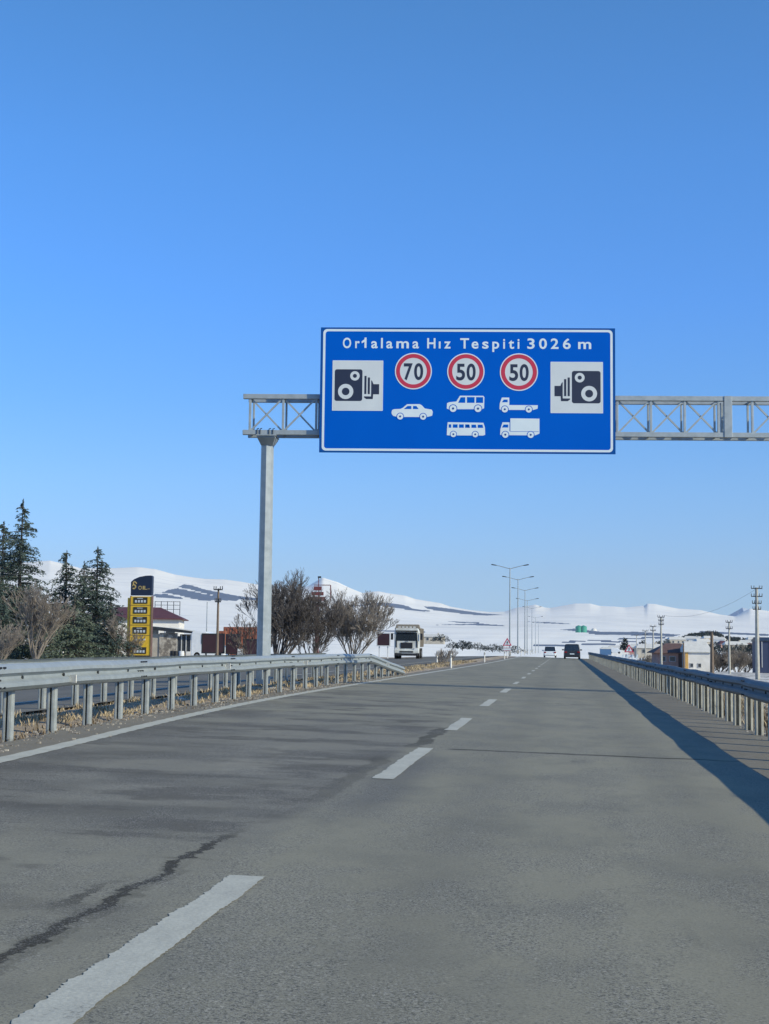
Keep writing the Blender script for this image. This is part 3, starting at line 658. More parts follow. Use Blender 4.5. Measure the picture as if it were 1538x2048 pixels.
def rail(name,label,xf,zf,y0,y1,spacing,side,gap=.10,top=.87,fade=None,refl=True,blocks=True,dents=0.0,bm_mat=None,ph=-.03,pw=.10,pm='galv_post'):
    e=empty(name,(xf(y0),y0,0)); tag(e,label,'guard rail'); ox,oy=xf(y0),y0
    ysl=frange(y0,y1,.5 if y1-y0<80 else 1.5)+[y1]; path=[]
    for y in ysl:
        zt=zf(y)+top+dents*(math.sin(y*.8)+.6*math.sin(y*2.1))
        if fade and y>fade: zt-= (y-fade)/(y1-fade)*(top-.30)*1.0 if y<y1 else (top-.30)
        path.append((xf(y)+side*gap-ox+dents*.8*math.sin(y*1.3),y-oy,zt))
    rail_beam(path,side,'beam',e,bm_mat or M['galv_rail'])
    y=y0+.6; k=0
    rest=MB(); nrest=0
    while y<y1-.2:
        zt=zf(y)+top+ph
        if fade and y>fade: zt-= (y-fade)/(y1-fade)*(top-.30)
        tilt=jr_.uniform(-.018,.018)
        b=MB() if k<100 else rest
        cpost(b,xf(y)-ox+tilt,y-oy,zf(y)-.25,zt,side,w=pw)
        if blocks: b.box((xf(y)-ox+side*(gap/2+.02),y-oy-.05,zt-.12),(gap*.5,.09,.2))
        if k<100: b.build('post',M[pm],e)
        else: nrest+=1
        k+=1; y+=spacing
    if nrest: tag(rest.build('post',M[pm],e),kind='stuff')
    # bolt heads, splices
    b=MB(); y=y0+.6
    while y<min(y1-1,80):
        zt=zf(y)+top
        if fade and y>fade: break
        xx=xf(y)-ox+side*(gap+.014)
        b.tube((xx,y-oy,zt-.155),(xx+side*.02,y-oy,zt-.155),.02,.02,8); y+=spacing
    for ys in frange(y0+2.9,min(y1,80)-2,4*spacing if spacing<1.7 else 4):
        zt=zf(ys)+top
        if fade and ys>fade: break
        for dz in(.045,.125,.185,.265):
            for dy in(-.12,0,.12):
                xx=xf(ys)-ox+side*(gap+(.075 if dz in(.045,.265) else .02)); b.tube((xx-side*.01,ys-oy+dy,zt-.31+dz+.01),(xx+side*.022,ys-oy+dy,zt-.31+dz+.01),.013,.013,6)
    tag(b.build('bolt',M['dark_metal'],e),kind='stuff')
    return e
RL=rail('guard_rail','left guard rail beside the road, its far end bending down to the ground',railx,lambda y:RZ(railx(y),y),6,57,1.6,1,fade=47.5,dents=.006,top=.86)
for px_,py_ in((124,1357),(450,1332),(610,1325),(712,1323),(777,1328)):
    y=20.
    for _ in range(6): y=(railx(y)+.19)*FP/(px_-1130)
    pos=at(px_,py_,y); b=MB()
    x=railx(pos.y)+.16+.012
    b.box((x+.03-RL.location.x,pos.y-RL.location.y,pos.z),(.10,.012,.10),Matrix.Rotation(R(-18),3,'Z')); b.box((x+.0-RL.location.x,pos.y+.02-RL.location.y,pos.z),(.07,.02,.03))
    b.build('reflector',M['delin'],RL)
RB=rail('guard_rail','farther left guard rail along the opposite carriageway, seen beneath the nearer rail',lambda y:-8.45,lambda y:.12,8,52,1.6,-1,top=.86,dents=.004,ph=-.06)
RR=rail('guard_rail','long shaded guard rail along the right edge of the road',lambda y:3.02 ,lambda y:-.075-drop(y),4,186,1.45,-1,gap=.07,top=.86,dents=.009,bm_mat=M['rail_shaded'],pw=.125,pm='post_lit')

# ------------------------------------------------------------------ lamps
def make_lamp():
    e=empty('street_lamp'); b=MB(); b.tube((0,0,-.1),(0,0,11.3),.12,.06,10); b.build('pole',M['galv'],e)
    b=MB()
    for sx in(-1,1):
        b.tube((0,0,11.15),(sx*1.0,0,11.42),.045,.04,8); b.tube((sx*1.0,0,11.42),(sx*1.8,0,11.62),.04,.035,8)
    b.each('arm',M['galv'],e)
    for sx in(-1,1):
        b=MB(); b.prism([(1.7*sx,-.02),(1.8*sx,.10),(2.35*sx,.20),(2.45*sx,.12),(2.35*sx,.06)],(0,-.13,11.56),(1,0,0),(0,0,1),(0,1,0),.26); b.build('lamp_head',M['dark_metal'],e,.02)
    b=MB(); b.box((0,0,.25),(.3,.3,.5)); b.build('base_box',M['concrete'],e,.02)
    return e
LP=[(1020,188),(1036,222),(1050,262),(1054.5,312),(1064,375),(1071,470),(1077,560)]
lab=['nearest double-arm street lamp in the median, tallest of the row','second double-arm street lamp from the near end of the row','third double-arm street lamp along the median row','fourth double-arm street lamp, arms just below the third','fifth double-arm street lamp of the row, paler with distance','sixth double-arm street lamp, small and low in the row','farthest and smallest double-arm street lamp of the row']
lamp0=make_lamp()
tops=[1133,1156,1178,1199,1215,1234,1246]
for i,(px,Y) in enumerate(LP):
    o=lamp0 if i==0 else copy_tree(lamp0)
    p=at(px,tops[i],Y); o.location=(p.x,Y,p.z-11.45); o.rotation_euler=(0,0,.02*i)
    tag(o,lab[i],'street lamp','street lamps along the median')

# ------------------------------------------------------------------ delineator posts
def make_del():
    e=empty('delineator_post'); b=MB(); b.tube((0,0,-.15),(0,0,.78),.055,.05,10); b.build('post',M['delin'],e)
    b=MB(); b.tube((0,0,.58),(0,0,.70),.057,.056,10); b.build('dark_band',M['dark_metal'],e)
    b=MB(); b.box((0,-.058,.64),(.05,.01,.09)); b.build('reflector',M['headlight'],e)
    return e
d0=make_del()
DL=[(902,77,'white delineator post standing alone nearest in the grassy median'),(874,99,'pale delineator post on the far edge of the median, left of the lone nearer post'),(969,112,'white delineator post between the median bushes and the warning sign'),(1009,140,'short delineator post just left of the warning sign'),(1042,205,'first delineator post of the cluster beside the lamp poles'),(1049,225,'second delineator post of the cluster beside the lamp poles'),(1055.5,243,'third delineator post of the cluster beside the lamp poles'),(1061,262,'fourth delineator post of the cluster beside the lamp poles'),(1066,285,'fifth delineator post of the cluster beside the lamp poles'),(1071,306,'farthest delineator post of the cluster, nearest the white car'),(126,95,'white delineator post top showing above the left guard rail by the trees')]
for i,(px,Y,lb) in enumerate(DL):
    o=d0 if i==0 else copy_tree(d0)
    p=at(px,1310,Y); z=-.022*p.x-drop(Y)-.03
    if Y==95: z=at(px,1303,Y).z-.78
    if Y>200: z=at(px,1299,Y).z-.76
    o.location=(p.x,Y,z); tag(o,lb,'road post','delineator posts in the median')

# ------------------------------------------------------------------ warning triangles
def triangle_sign(px,Y,z0,zc,label,wid=1.0,plate=True):
    p=at(px,1290,Y); e=empty('warning_sign',(p.x,Y,z0)); tag(e,label,'warning sign'); h=zc-z0
    b=MB(); b.tube((0,.05,-.2),(0,.05,h+.3),.04,.04,8); b.build('post',M['delin'],e)
    t=wid*.577
    tri=lambda r:[(r*math.cos(R(90+120*k)),r*math.sin(R(90+120*k))) for k in range(3)]
    b=MB(); b.prism(tri(t),(0,.0,h),(1,0,0),(0,0,1),(0,-1,0),.02); f=b.build('red_triangle',M['red'],e)
    b=MB(); b.prism(tri(t*.66),(0,-.02,h),(1,0,0),(0,0,1),(0,-1,0),.004); f2=b.build('white_field',M['signwhite'],e)
    b=MB(); b.prism([(-.07,-.16),(.03,-.16),(.03,-.02),(.10,.02),(.0,.24),(-.09,.04),(-.03,0)],(0,-.024,h),(1,0,0),(0,0,1),(0,-1,0),.003); b.build('symbol',M['ink'],f2)
    if plate:
        b=MB(); b.box((0,-.01,h-t-.10),(wid*.8,.03,.32)); q=b.build('lower_plate',M['signwhite'],e)
        b=MB(); frame_=[(-.38,.14),(.38,.14),(.38,-.14),(-.38,-.14)]
        b.box((0,-.03,h-t+.02),(wid*.8,.012,.03)); b.box((0,-.03,h-t-.22),(wid*.8,.012,.03)); b.each('plate_edge',M['red'],q)
    return e
triangle_sign(1014.5,156,.1,at(1014,1286,156).z,'red bordered warning triangle on a white post in the median before the lamps',.98)
e=triangle_sign(1258,158,-1.0,at(1258,1299,158).z,'red bordered warning triangle behind the right guard rail',1.0)
# striped fence-like marker boards below the right triangle
b=MB(); 
for k,(dx) in enumerate((-.75,-.28,.28,.75)): b.prism([(dx-.09,-1.1),(dx+.09,-1.1),(dx+.22,-.55),(dx+.05,-.5)],(0,-.06,at(1258,1299,158).z+1.0),(1,0,0),(0,0,1),(0,-1,0),.03)
b.each('marker_board',M['signwhite'],e)

# ------------------------------------------------------------------ utility poles
def util_pole(px,ytop,Y,z0,label,mat,arms,r=.16,wood=False,group='utility poles'):
    t=at(px,ytop,Y); h=t.z-z0; e=empty('utility_pole',(t.x,Y,z0)); tag(e,label,'utility pole',group)
    b=MB(); b.tube((0,0,-.3),(0,0,h),r,r*.6,8); b.build('pole',M[mat],e)
    for dz,wd in arms:
        b=MB(); b.box((0,-.1,h-dz),(wd,.08,.09)); a=b.build('crossarm',M['dark_metal'],e)
        b=MB()
        for k in(-1,-.5,.5,1):
            b.tube((k*wd*.48,-.1,h-dz+.04),(k*wd*.48,-.1,h-dz+.30),.045,.03,6)
        b.each('insulator',M['dark_metal'],a)
    return e
PP=[(1513,1175,150,-1.9,'tall concrete utility pole with four stacked crossarms nearest the right edge','pole_conc',[(0.1,1.1),(.9,1.1),(1.6,.9),(2.2,.8)],.24),
(1458,1243,185,-2.2,'thin pale utility pole left of the tallest one, two crossarms','pole_conc',[(.1,.8),(.9,.8)],.16),
(1423.5,1264,170,-2.1,'short stout brown wooden utility pole in front of the bare hedge','pole_wood',[(.1,.9)],.26),
(1322,1233,200,-2.5,'tall pale utility pole at the left end of the brown roofed house','pole_conc',[(.1,.9),(.6,.7),(1.1,.7)],.18),
(1306,1252,250,-3.0,'utility pole left of the brown roofed house, second tallest there','pole_conc',[(.1,1.0),(.8,.9)],.17),
(1290.5,1261,300,-4.5,'slender utility pole between the warning triangle and the house','pole_conc',[(.1,1.2),(.9,1.0)],.17),
(1273,1270,360,-5.6,'farthest thin utility pole, right beside the red warning triangle','pole_conc',[(.1,1.0)],.15),
(1367,1286,170,-2.1,'dark wooden pole at the ochre corner of the house','pole_wood',[],.12),
(437,1177,118,-.3,'dark utility pole with a wide crossarm beside the petrol station yard','pole_wood',[(.1,.75),(1.1,.5)],.13),
(414.5,1204,150,-.3,'thin plain pole left of the dark crossarm pole','galv',[],.07)]
PO=[util_pole(*p) for p in PP]
# wires
def wire(a,b_,sag,label):
    mb=MB(); n=14; P=[]
    for i in range(n+1):
        t=i/n; q=a.lerp(b_,t); q=Vector((q.x,q.y,q.z-sag*4*t*(1-t))); P.append(q)
    for i in range(n): mb.tube(P[i],P[i+1],.012,.012,4,False)
    o=mb.build('power_line',M['dark_metal'])
    tag(o,label,'cable')
def topof(o,i=0): return Vector(o.location)+Vector((0,0,PP[PO.index(o)][1]*0))
def ptop(k,dz=.1,dx=0): p=PP[k]; t=at(p[0],p[1],p[2]); return Vector((t.x+dx,t.y-.1,t.z-dz+.25))
wire(ptop(3,.1,.4),ptop(4,.1,.4),.8,'thin black power line between the two tallest poles left of the brown roofed house')
wire(ptop(4,.1,-.4),ptop(5,.1,-.4),.8,'thin black power line between the second and third pole left of the house')
wire(ptop(5,.1,.3),ptop(6,.1,.3),.8,'thin black power line ending at the pole beside the warning triangle')
wire(ptop(0,.1,.4),ptop(3,.1,.4),1.2,'thin black power line from the tallest pole to the pale pole by the house')

# ------------------------------------------------------------------ vehicles
def wheel(parent,x,y,r,w):
    b=MB(); b.tube((x-w/2,y,r),(x+w/2,y,r),r,r,20); t=b.build('wheel',M['rubber'],parent,.02)
    b=MB(); b.tube((x-w/2-.01,y,r),(x+w/2+.01,y,r),r*.55,r*.55,14); b.build('rim',M['chrome'],t)
def loft(b,secs):
    """secs: list of (y,[(halfwidth,z)...]) mirrored cross sections"""
    n=None;rings=[]
    for y,pr in secs:
        ring=[Vector((-w,y,z)) for w,z in pr]+[Vector((w,y,z)) for w,z in reversed(pr)]; rings.append(ring)
    n=len(rings[0]); vs=[v for r in rings for v in r]; fs=[]
    for j in range(len(rings)-1):
        for i in range(n): fs.append((j*n+i,j*n+(i+1)%n,(j+1)*n+(i+1)%n,(j+1)*n+i))
    fs.append(tuple(range(n))); fs.append(tuple(range((len(rings)-1)*n,len(rings)*n))[::-1]); b.add(vs,fs)
def car(name,label,loc,rzv,W,Ln,H,paint,suv):
    e=empty(name,loc,rzv); tag(e,label,'car'); w=W/2; bl=H*.56; cl=.22
    b=MB(); low=lambda s,t:[(w*s*.90,cl),(w*s,cl+.15),(w*s,bl*.78),(w*s*.95,bl*t)]
    loft(b,[(-Ln/2,low(.90,.94)),(-Ln/2+.12,low(.97,1)),(-Ln*.2,low(1,1.02)),(Ln*.2,low(1,1.0)),(Ln*.42,low(.97,.9)),(Ln/2,low(.86,.72))]); body=b.build('body',paint,e,.03)
    rear=-Ln/2+(.10 if suv else .45); b=MB(); cab=lambda s,z0,z1:[(w*.95*s,z0),(w*.80*s,z1),(w*.70*s,z1+.03)]
    loft(b,[(rear,[(w*.93,bl-.02),(w*.92,bl),(w*.90,bl+.02)]),(rear+(.28 if suv else .55),cab(1,bl-.02,H-.06)),(-.1,cab(1,bl-.02,H-.03)),(Ln*.12,cab(1,bl-.02,H-.08)),(Ln*.28,[(w*.93,bl-.03),(w*.9,bl-.01),(w*.85,bl)])]); b.build('cabin',M['glass'],e,.02)
    b=MB(); loft(b,[(rear+(.22 if suv else .6),[(w*.80,H-.07),(w*.78,H-.03),(w*.6,H)]),(0,[(w*.80,H-.05),(w*.78,H-.01),(w*.6,H+.02)]),(Ln*.10,[(w*.78,H-.09),(w*.76,H-.06),(w*.6,H-.04)])]); b.build('roof',paint,e,.01)
    b=MB()
    for sx in(-1,1):
        b.bar((sx*w*.93,rear+.02,bl),(sx*w*.79,rear+(.28 if suv else .55),H-.06),.09,.06)
    b.each('rear_pillar',paint,e)
    for sx in(-1,1):
        b=MB(); b.box((sx*w*.78,-Ln/2-.0,bl*.83),(w*.34,.12,.16)); b.build('tail_light',M['taillight'],e,.02)
        b=MB(); b.box((sx*(w+.10),Ln*.18,bl+.10),(.22,.12,.15)); b.build('wing_mirror',paint,e,.03)
        for yy in(-Ln*.31,Ln*.31): wheel(e,sx*(w-.12),yy,.34 if suv else .31,.22)
    b=MB(); b.box((0,-Ln/2-.02,cl+.17),(W*.86,.14,.20)); b.build('rear_bumper',M['black'] if suv else paint,e,.03)
    b=MB(); b.box((0,-Ln/2-.045,bl*.62),(.52,.03,.12)); b.build('number_plate',M['signwhite'],e)
    return e
p=at(1144,1318,171); car('dark_car','dark grey estate car driving away in the right lane',(p.x,171,RZ(p.x,171)),0,1.9,4.6,1.72,M['cardark'],True)
p=at(1100,1315,198); car('white_car','small white car driving away ahead of the dark one, in the left lane',(p.x,198,RZ(p.x,198)),.01,1.72,4.1,1.48,M['carwhite'],False)
def truck():
    Y=140; z0=.05; p=at(813,1318,Y); e=empty('tipper_truck',(p.x,Y,z0-.02),.05); tag(e,'dusty white tipper lorry facing the camera on the opposite carriageway','lorry')
    # front of cab at local y=0, body behind at +y
    w=1.2
    b=MB(); b.prism([(-w,.55),(w,.55),(w,1.0),(w-.0,2.55),(w-.12,2.95),(-w+.12,2.95),(-w,2.55),(-w,1.0)],(0,0,0),(1,0,0),(0,0,1),(0,1,0),2.0); cab=b.build('cab',M['truckwhite'],e,.07)
    b=MB(); b.prism([(-w+.14,1.75),(w-.14,1.75),(w-.2,2.55),(-w+.2,2.55)],(0,-.03,0),(1,0,0),(0,0,1),(0,1,0),.05); b.build('windscreen',M['glass'],e)
    b=MB(); b.box((0,-.12,2.70),(2.15,.35,.08)); b.build('sun_visor',M['black'],e,.02)
    b=MB(); b.box((0,-.03,1.30),(1.15,.08,.55)); gr=b.build('grille',M['black'],e,.03)
    b=MB(); [b.box((0,-.08,1.10+k*.13),(1.05,.03,.03)) for k in range(4)]; b.each('grille_bar',M['dark_metal'],gr)
    b=MB(); b.box((0,-.10,1.66),(.34,.05,.09)); b.build('emblem',M['chrome'],e,.02)
    b=MB(); b.box((0,-.10,.72),(2.42,.35,.36)); bp=b.build('bumper',M['truckwhite'],e,.06)
    b=MB(); b.box((0,-.29,.70),(1.3,.04,.12)); b.build('air_intake',M['black'],bp)
    b=MB(); b.box((0,-.1,.42),(2.2,.3,.22)); b.build('under_bumper',M['black'],e,.03)
    for sx in(-1,1):
        b=MB(); b.box((sx*.92,-.12,.98),(.42,.12,.2)); b.build('headlight',M['headlight'],e,.03)
        b=MB(); b.box((sx*1.42,-.05,2.15),(.24,.12,.62)); b.bar((sx*1.18,0,2.45),(sx*1.42,-.05,2.42),.04); b.build('wing_mirror',M['black'],e,.02)
        b=MB(); b.box((sx*1.0,.0,1.4),(.12,.10,.75)); b.build('corner_deflector',M['black'],e,.02)
        for yy in(1.0,4.6,6.0): wheel(e,sx*1.05,yy,.52,.35)
    b=MB(); b.prism([(-1.22,1.15),(1.22,1.15),(1.28,3.0),(-1.28,3.0)],(0,2.3,0),(1,0,0),(0,0,1),(0,1,0),5.0); b.prism([(-1.25,2.9),(1.25,2.9),(1.1,3.35),(-1.1,3.35)],(0,1.5,0),(1,0,0),(0,0,1),(0,1,0),.85); tb=b.build('tipper_body',M['truckbody'],e,.04)
    b=MB()
    for k in range(7):
        for sx in(-1,1): b.box((sx*1.28,2.6+k*.75,2.1),(.08,.1,1.8))
    b.each('body_rib',M['truckbody'],tb)
    b=MB(); [b.box((k*.36,.2,3.06),(.24,.16,.12)) for k in(-2,-1,0,1,2)]; b.each('roof_light',M['headlight'],e,.02)
    b=MB(); b.box((0,4.2,.85),(1.0,6.5,.3)); b.build('chassis',M['dark_metal'],e)
truck()

# ------------------------------------------------------------------ buildings
def house(name,label,px,pybase,Y,W,Dp,Hw,Hr,wallm,roofm,rot=0,wins=(),snow=False,cat='house',z=None,over=.3,door=None,chim=False,hip=0.,ridge_along='x'):
    p=at(px,pybase,Y); z=p.z if z is None else z
    e=empty(name,(p.x,Y,z),rot); tag(e,label,cat)
    b=MB(); b.box((0,0,Hw/2-.5),(W,Dp,Hw+1)); b.build('wall',M[wallm],e)
    b=MB(); w,d=W/2+over,Dp/2+over
    if ridge_along=='x': r=[(-w+hip,0),(w-hip,0)]
    else: r=[(0,-d+hip),(0,d-hip)]
    bt=[(-w,-d,Hw),(w,-d,Hw),(w,d,Hw),(-w,d,Hw)]; bb=[(x,y,z_-.12) for x,y,z_ in bt]; rv=[(r[0][0],r[0][1],Hw+Hr),(r[1][0],r[1][1],Hw+Hr)]
    if ridge_along=='x': fs=[(0,1,5,4),(2,3,4,5),(1,2,5),(3,0,4)]
    else: fs=[(0,1,4),(1,2,5,4),(2,3,5),(3,0,4,5)]
    b.add(bt+rv+bb,fs+[(6,7,1,0),(7,8,2,1),(8,9,3,2),(9,6,0,3),(9,8,7,6)]); rf=b.build('roof',M['snow' if snow else roofm],e)
    if chim: b=MB(); b.box((W*.2,0,Hw+Hr*.9),(.5,.5,1.1)); b.build('chimney',M['greywall'],rf)
    for wx,wz,ww,wh in wins:
        b=MB()
        for dx in(-ww/2,ww/2): b.box((wx+dx,-Dp/2-.03,wz),(.08,.08,wh))
        for dz in(-wh/2,wh/2): b.box((wx,-Dp/2-.03,wz+dz),(ww+.08,.085,.08))
        wo=b.build('window',M['winframe'],e)
        b=MB(); b.box((wx,-Dp/2-.01,wz),(ww,.04,wh)); b.build('pane',M['window'],wo)
    if door:
        b=MB(); b.box((door[0],-Dp/2-.03,1.05),(.95,.08,2.1)); b.build('door',M['brownroof'],e)
    return e
# petrol station house, white with dark red roof
house('station_building','long white building with a low dark red roof behind the yellow totem',276,1300,165,10.0,9,4.55,1.35,'whitewall','redroof',.20,[(-2.6,2.9,1.0,1.2),(2.2,2.9,1.0,1.0),(4.0,2.9,1.1,1.0)],cat='building',z=-.45,over=.5,hip=3)
b=MB(); p=at(335,1208,166); e=empty('roof_billboard_frame',(p.x,166,4.75)); tag(e,'thin metal frame standing on the red roofed building','frame')
for k in range(5): b.bar((-1.5+k*.75,0,-.2),(-1.5+k*.75,0,1.45),.06)
for k in(.5,1.0,1.4): b.bar((-1.5,0,k),(1.5,0,k),.05)
b.build('lattice',M['dark_metal'],e)
# the low shed with the open front
Y=140; p=at(350,1300,Y); sh=empty('low_shed',(p.x,Y,-.4),.06); tag(sh,'low shed with sloping dark roof, rough stone wall and glazed front beside the totem','shed')
X=lambda px:(px-350)*Y/FP
b=MB(); b.box(((X(318)+X(354))/2,0,1.35),(X(354)-X(318),.4,2.7)); b.build('stone_wall',M['stonewall'],sh)
b=MB(); b.box(((X(300)+X(318))/2,.1,1.3),(X(318)-X(300),.4,2.6)); b.build('side_wall',M['greywall'],sh)
b=MB(); b.box(((X(354)+X(405))/2,1.4,1.3),(X(405)-X(354),.2,2.6)); b.build('rear_wall',M['greywall'],sh)
b=MB(); b.prism([(X(296),3.35),(X(330),3.2),(X(404),2.75),(X(404),2.6),(X(296),3.0)],(0,-.7,0),(1,0,0),(0,0,1),(0,1,0),3.6); b.build('roof',M['dark_metal'],sh,.02)
b=MB(); b.prism([(X(340),3.24),(X(404),2.83),(X(404),2.77),(X(340),3.18)],(0,-.6,0),(1,0,0),(0,0,1),(0,1,0),3.3); b.build('roof_snow',M['snow'],sh)
for k in range(6):
    x=X(354+k*9.5); b=MB(); b.box((x,-.1,1.3),(.08,.1,2.6)); b.build('front_post',M['winframe'],sh)
for k in range(5):
    x=X(354+k*9.5+4.75); b=MB(); b.box((x,-.05,1.6),(.36,.03,1.6)); b.build('glazing',M['window'],sh)
b=MB(); b.box((X(383),-.15,.45),(X(392)-X(374),.15,.9)); b.build('low_panel',M['whitewall'],sh)
# barrels / clutter in front
for px_,c,lb in((346,'black','dark drum standing before the stone wall of the shed'),(352,'black','dark drum just right of the other drum before the shed'),(363,'fabricwhite','white drum before the glazed front of the shed'),(402,'fabricwhite','white upright tank at the right end of the shed')):
    p=at(px_,1296,137.5); b=MB(); b.tube((0,0,0),(0,0,.9),.27,.27,14); b.tube((0,0,.28),(0,0,.32),.285,.285,14); b.tube((0,0,.58),(0,0,.62),.285,.285,14); o=b.build('drum',M[c],None); o.location=(p.x,137.5,-.35); tag(o,lb,'drum')
# white van
def van(px,Y,z,label,L_=3.2,side=True):
    p=at(px,1290,Y); e=empty('white_van',(p.x,Y,z),R(90)); tag(e,label,'van')
    b=MB(); pr=[(-L_/2,.35),(L_/2,.35),(L_/2,1.0),(L_/2-.7,1.25),(L_/2-1.3,2.0),(L_/2-1.8,2.15),(-L_/2+.1,2.15),(-L_/2,1.9)]
    b.prism(pr,(.9,0,0),(0,-1,0),(0,0,1),(-1,0,0),1.8); b.build('body',M['fabricwhite'],e,.06)
    b=MB(); b.prism([(L_/2-.85,1.28),(L_/2-1.4,1.95),(L_/2-2.2,1.95),(L_/2-2.2,1.28)],(-.91,0,0),(0,-1,0),(0,0,1),(-1,0,0),.02); b.build('side_window',M['glass'],e)
    for yy in(-1.0,1.0):
        for sx in(-1,1): wheel(e,sx*.8,yy,.34,.2)
    return e
vn=van(421,134,-.35,'white van parked behind the maroon boards'); vn.scale=(1.25,1.0,1.28)
# containers / reddish lorries beyond
for px0,px1,yt,Yc,mt,lb in((452,520,1254,150,'rust','long rust coloured container behind the maroon boards'),(443,456,1262,149,'rust','small orange box left end of the rust coloured container')):
    a=at(px0,yt,Yc);c=at(px1,yt,Yc); e=empty('container',((a.x+c.x)/2,Yc,-.35)); tag(e,lb,'container'); wd=c.x-a.x;h=a.z+.35
    b=MB(); b.box((0,0,h/2),(wd,2.3,h)); o=b.build('shell',M[mt],e,.03)
    b=MB(); n=int(wd/.3)
    for k in range(n): b.box((-wd/2+.15+k*.3,-1.17,h/2),(.12,.06,h*.9))
    b.build('corrugation',M[mt],e)
# maroon boards
def board(px0,px1,y0,y1,Yc,z0,label,legs=True,frame_w=False,name='billboard'):
    a=at(px0,y0,Yc);c=at(px1,y1,Yc); cx=(a.x+c.x)/2; e=empty(name,(cx,Yc,z0)); tag(e,label,'billboard'); w=c.x-a.x; h=a.z-c.z; zc=(a.z+c.z)/2-z0
    b=MB(); b.box((0,0,zc),(w,.12,h)); b.build('board',M['maroon'],e)
    fm=M['fabricwhite'] if frame_w else M['dark_metal']; b=MB()
    for sx in(-1,1): b.box((sx*(w/2+.05),0,zc),(.10,.16,h+.2))
    for sz in(-1,1): b.box((0,0,zc+sz*(h/2+.05)),(w,.16,.10))
    b.build('frame',fm,e)
    for sx in(-.7,.7): b=MB(); b.box((sx*w/2,.1,(zc-h/2)/2),(.12,.12,zc-h/2)); b.build('leg',fm,e)
    return e
board(406,447,1269,1305,125,-.35,'wide dark maroon board standing in the yard before the shed')
board(454,476,1270,1306,127,-.35,'narrow dark maroon board right of the wide one, by the small white notice')
board(489,514,1280,1310,124,-.35,'dark panel standing in for the bush mass just left of the gantry post')  # flat panel added in place of a dark bush mass
board(755,779,1267,1291,150,-.3,'maroon board in a white frame left of the lorry',frame_w=True)
b=MB(); p=at(481,1297,126); e=empty('notice',(p.x,126,-.35)); tag(e,'small white notice between the maroon boards and the gantry post','notice')
b.box((0,0,.85),(.5,.06,.75)); b.build('panel',M['fabricwhite'],e); b=MB(); b.box((0,.06,.4),(.07,.07,.9)); b.build('leg',M['dark_metal'],e)
b=MB(); [b.box((-.02,-.035,.98-k*.14),(.34,.012,.05)) for k in range(3)]; b.each('mark',M['ink'],e)

# totem price sign
Yt=120; a=at(250,1313,Yt); p=at(279,1313,Yt); z0=p.z-.05; k=Yt/FP
t=empty('fuel_price_totem',(p.x,Yt,z0),-.10); tag(t,'tall yellow fuel price totem with curved navy top reading OIL, among the trees','price sign')
tx=lambda x:(x-279)*k; tz=lambda y:(1313-y)*k
b=MB(); b.box((tx(281),0,tz(1250)),(46*k,.35,122*k)); b.box((tx(253.2),.12,tz(1252)),(6.4*k,.3,120*k)); b.box((0,0,tz(1312)),(tx(303)-tx(258),.34,4*k)); b.build('body',M['yellow'],t,.02)
b=MB(); top_=[(tx(258),tz(1187)),(tx(304),tz(1187)),(tx(304),tz(1148)),(tx(301),tz(1146)),(tx(290),tz(1146.5)),(tx(276),tz(1149)),(tx(265),tz(1153.5)),(tx(258),tz(1159))]
b.prism(top_,(0,-.20,0),(1,0,0),(0,0,1),(0,1,0),.40); hd=b.build('navy_head',M['navy'],t)
b=MB()
def tput(b,ch,px,base,hpx,wpx,d=.215):
    size=hpx*k/.729; v,f=glyph(ch,size,.006); mn=min(q[0] for q in v);mx=max(q[0] for q in v); xs_=wpx*k/(mx-mn)
    b.add([(tx(px)+(q[0]-(mn+mx)/2)*xs_,-d,tz(base)+q[1]) for q in v],f)
tput(b,'O',278.5,1175,8,7.5); tput(b,'I',285.5,1175,8,2.8); tput(b,'L',291,1175,8,6.5)
b.build('lettering',M['gold'],hd,recalc=False)
b=MB(); S=[(269,1160),(265.5,1158.5),(263,1161),(264.5,1164.5),(268.5,1167),(268.5,1171),(265.5,1173.5),(262.5,1172)]
for i in range(len(S)-1): b.bar((tx(S[i][0]),-.22-.002*i,tz(S[i][1])),(tx(S[i+1][0]),-.22-.002*i,tz(S[i+1][1])),2.3*k,.03,up=(0,1,0))
b.bar((tx(269),-.24,tz(1160)),(tx(271),-.24,tz(1163)),1.8*k,.03,up=(0,1,0)); b.bar((tx(264),-.24,tz(1163)),(tx(262),-.24,tz(1168)),1.5*k,.03,up=(0,1,0)); b.bar((tx(295),-.22,tz(1173.5)),(tx(299.5),-.22,tz(1173.5)),1*k,.02,up=(0,1,0))
b.build('emblem',M['gold'],hd)
rt=random.Random(5)
b=MB(); b.box((tx(281),-.19,tz(1314)),(46*k,.04,7*k)); b.build('dark_plinth',M['panelblack'],t)
for i,(y0,y1) in enumerate(((1190,1204.5),(1210,1225),(1230,1245),(1251,1266),(1273,1284),(1292,1307))):
    if i==4:
        b=MB()
        for q in range(3): b.box((tx(272+q*9),-.185,tz(1277)),(5*k,.03,3.2*k))
        b.each('faded_mark',M['headlight'],t); continue
    b=MB(); b.box((tx(279.8),-.18,tz((y0+y1)/2)),(30.5*k,.05,(y1-y0-1.5)*k)); pn=b.build('price_panel',M['panelblack'],t,.01)
    b=MB()
    for q in range(4): b.box((tx(270+q*6.5),-.21,tz(y0+ (y1-y0)*.62)),(4.2*k,.02,5.0*k))
    b.box((tx(279),-.21,tz(y0+3)),(12*k,.02,1.3*k)); b.each('price_digit',M['plate'],pn)
    b=MB(); b.box((tx(281),-.18,tz(y1+2.6)),(45.6*k,.025,.7*k)); b.build('panel_joint',M['brownroof'],t)
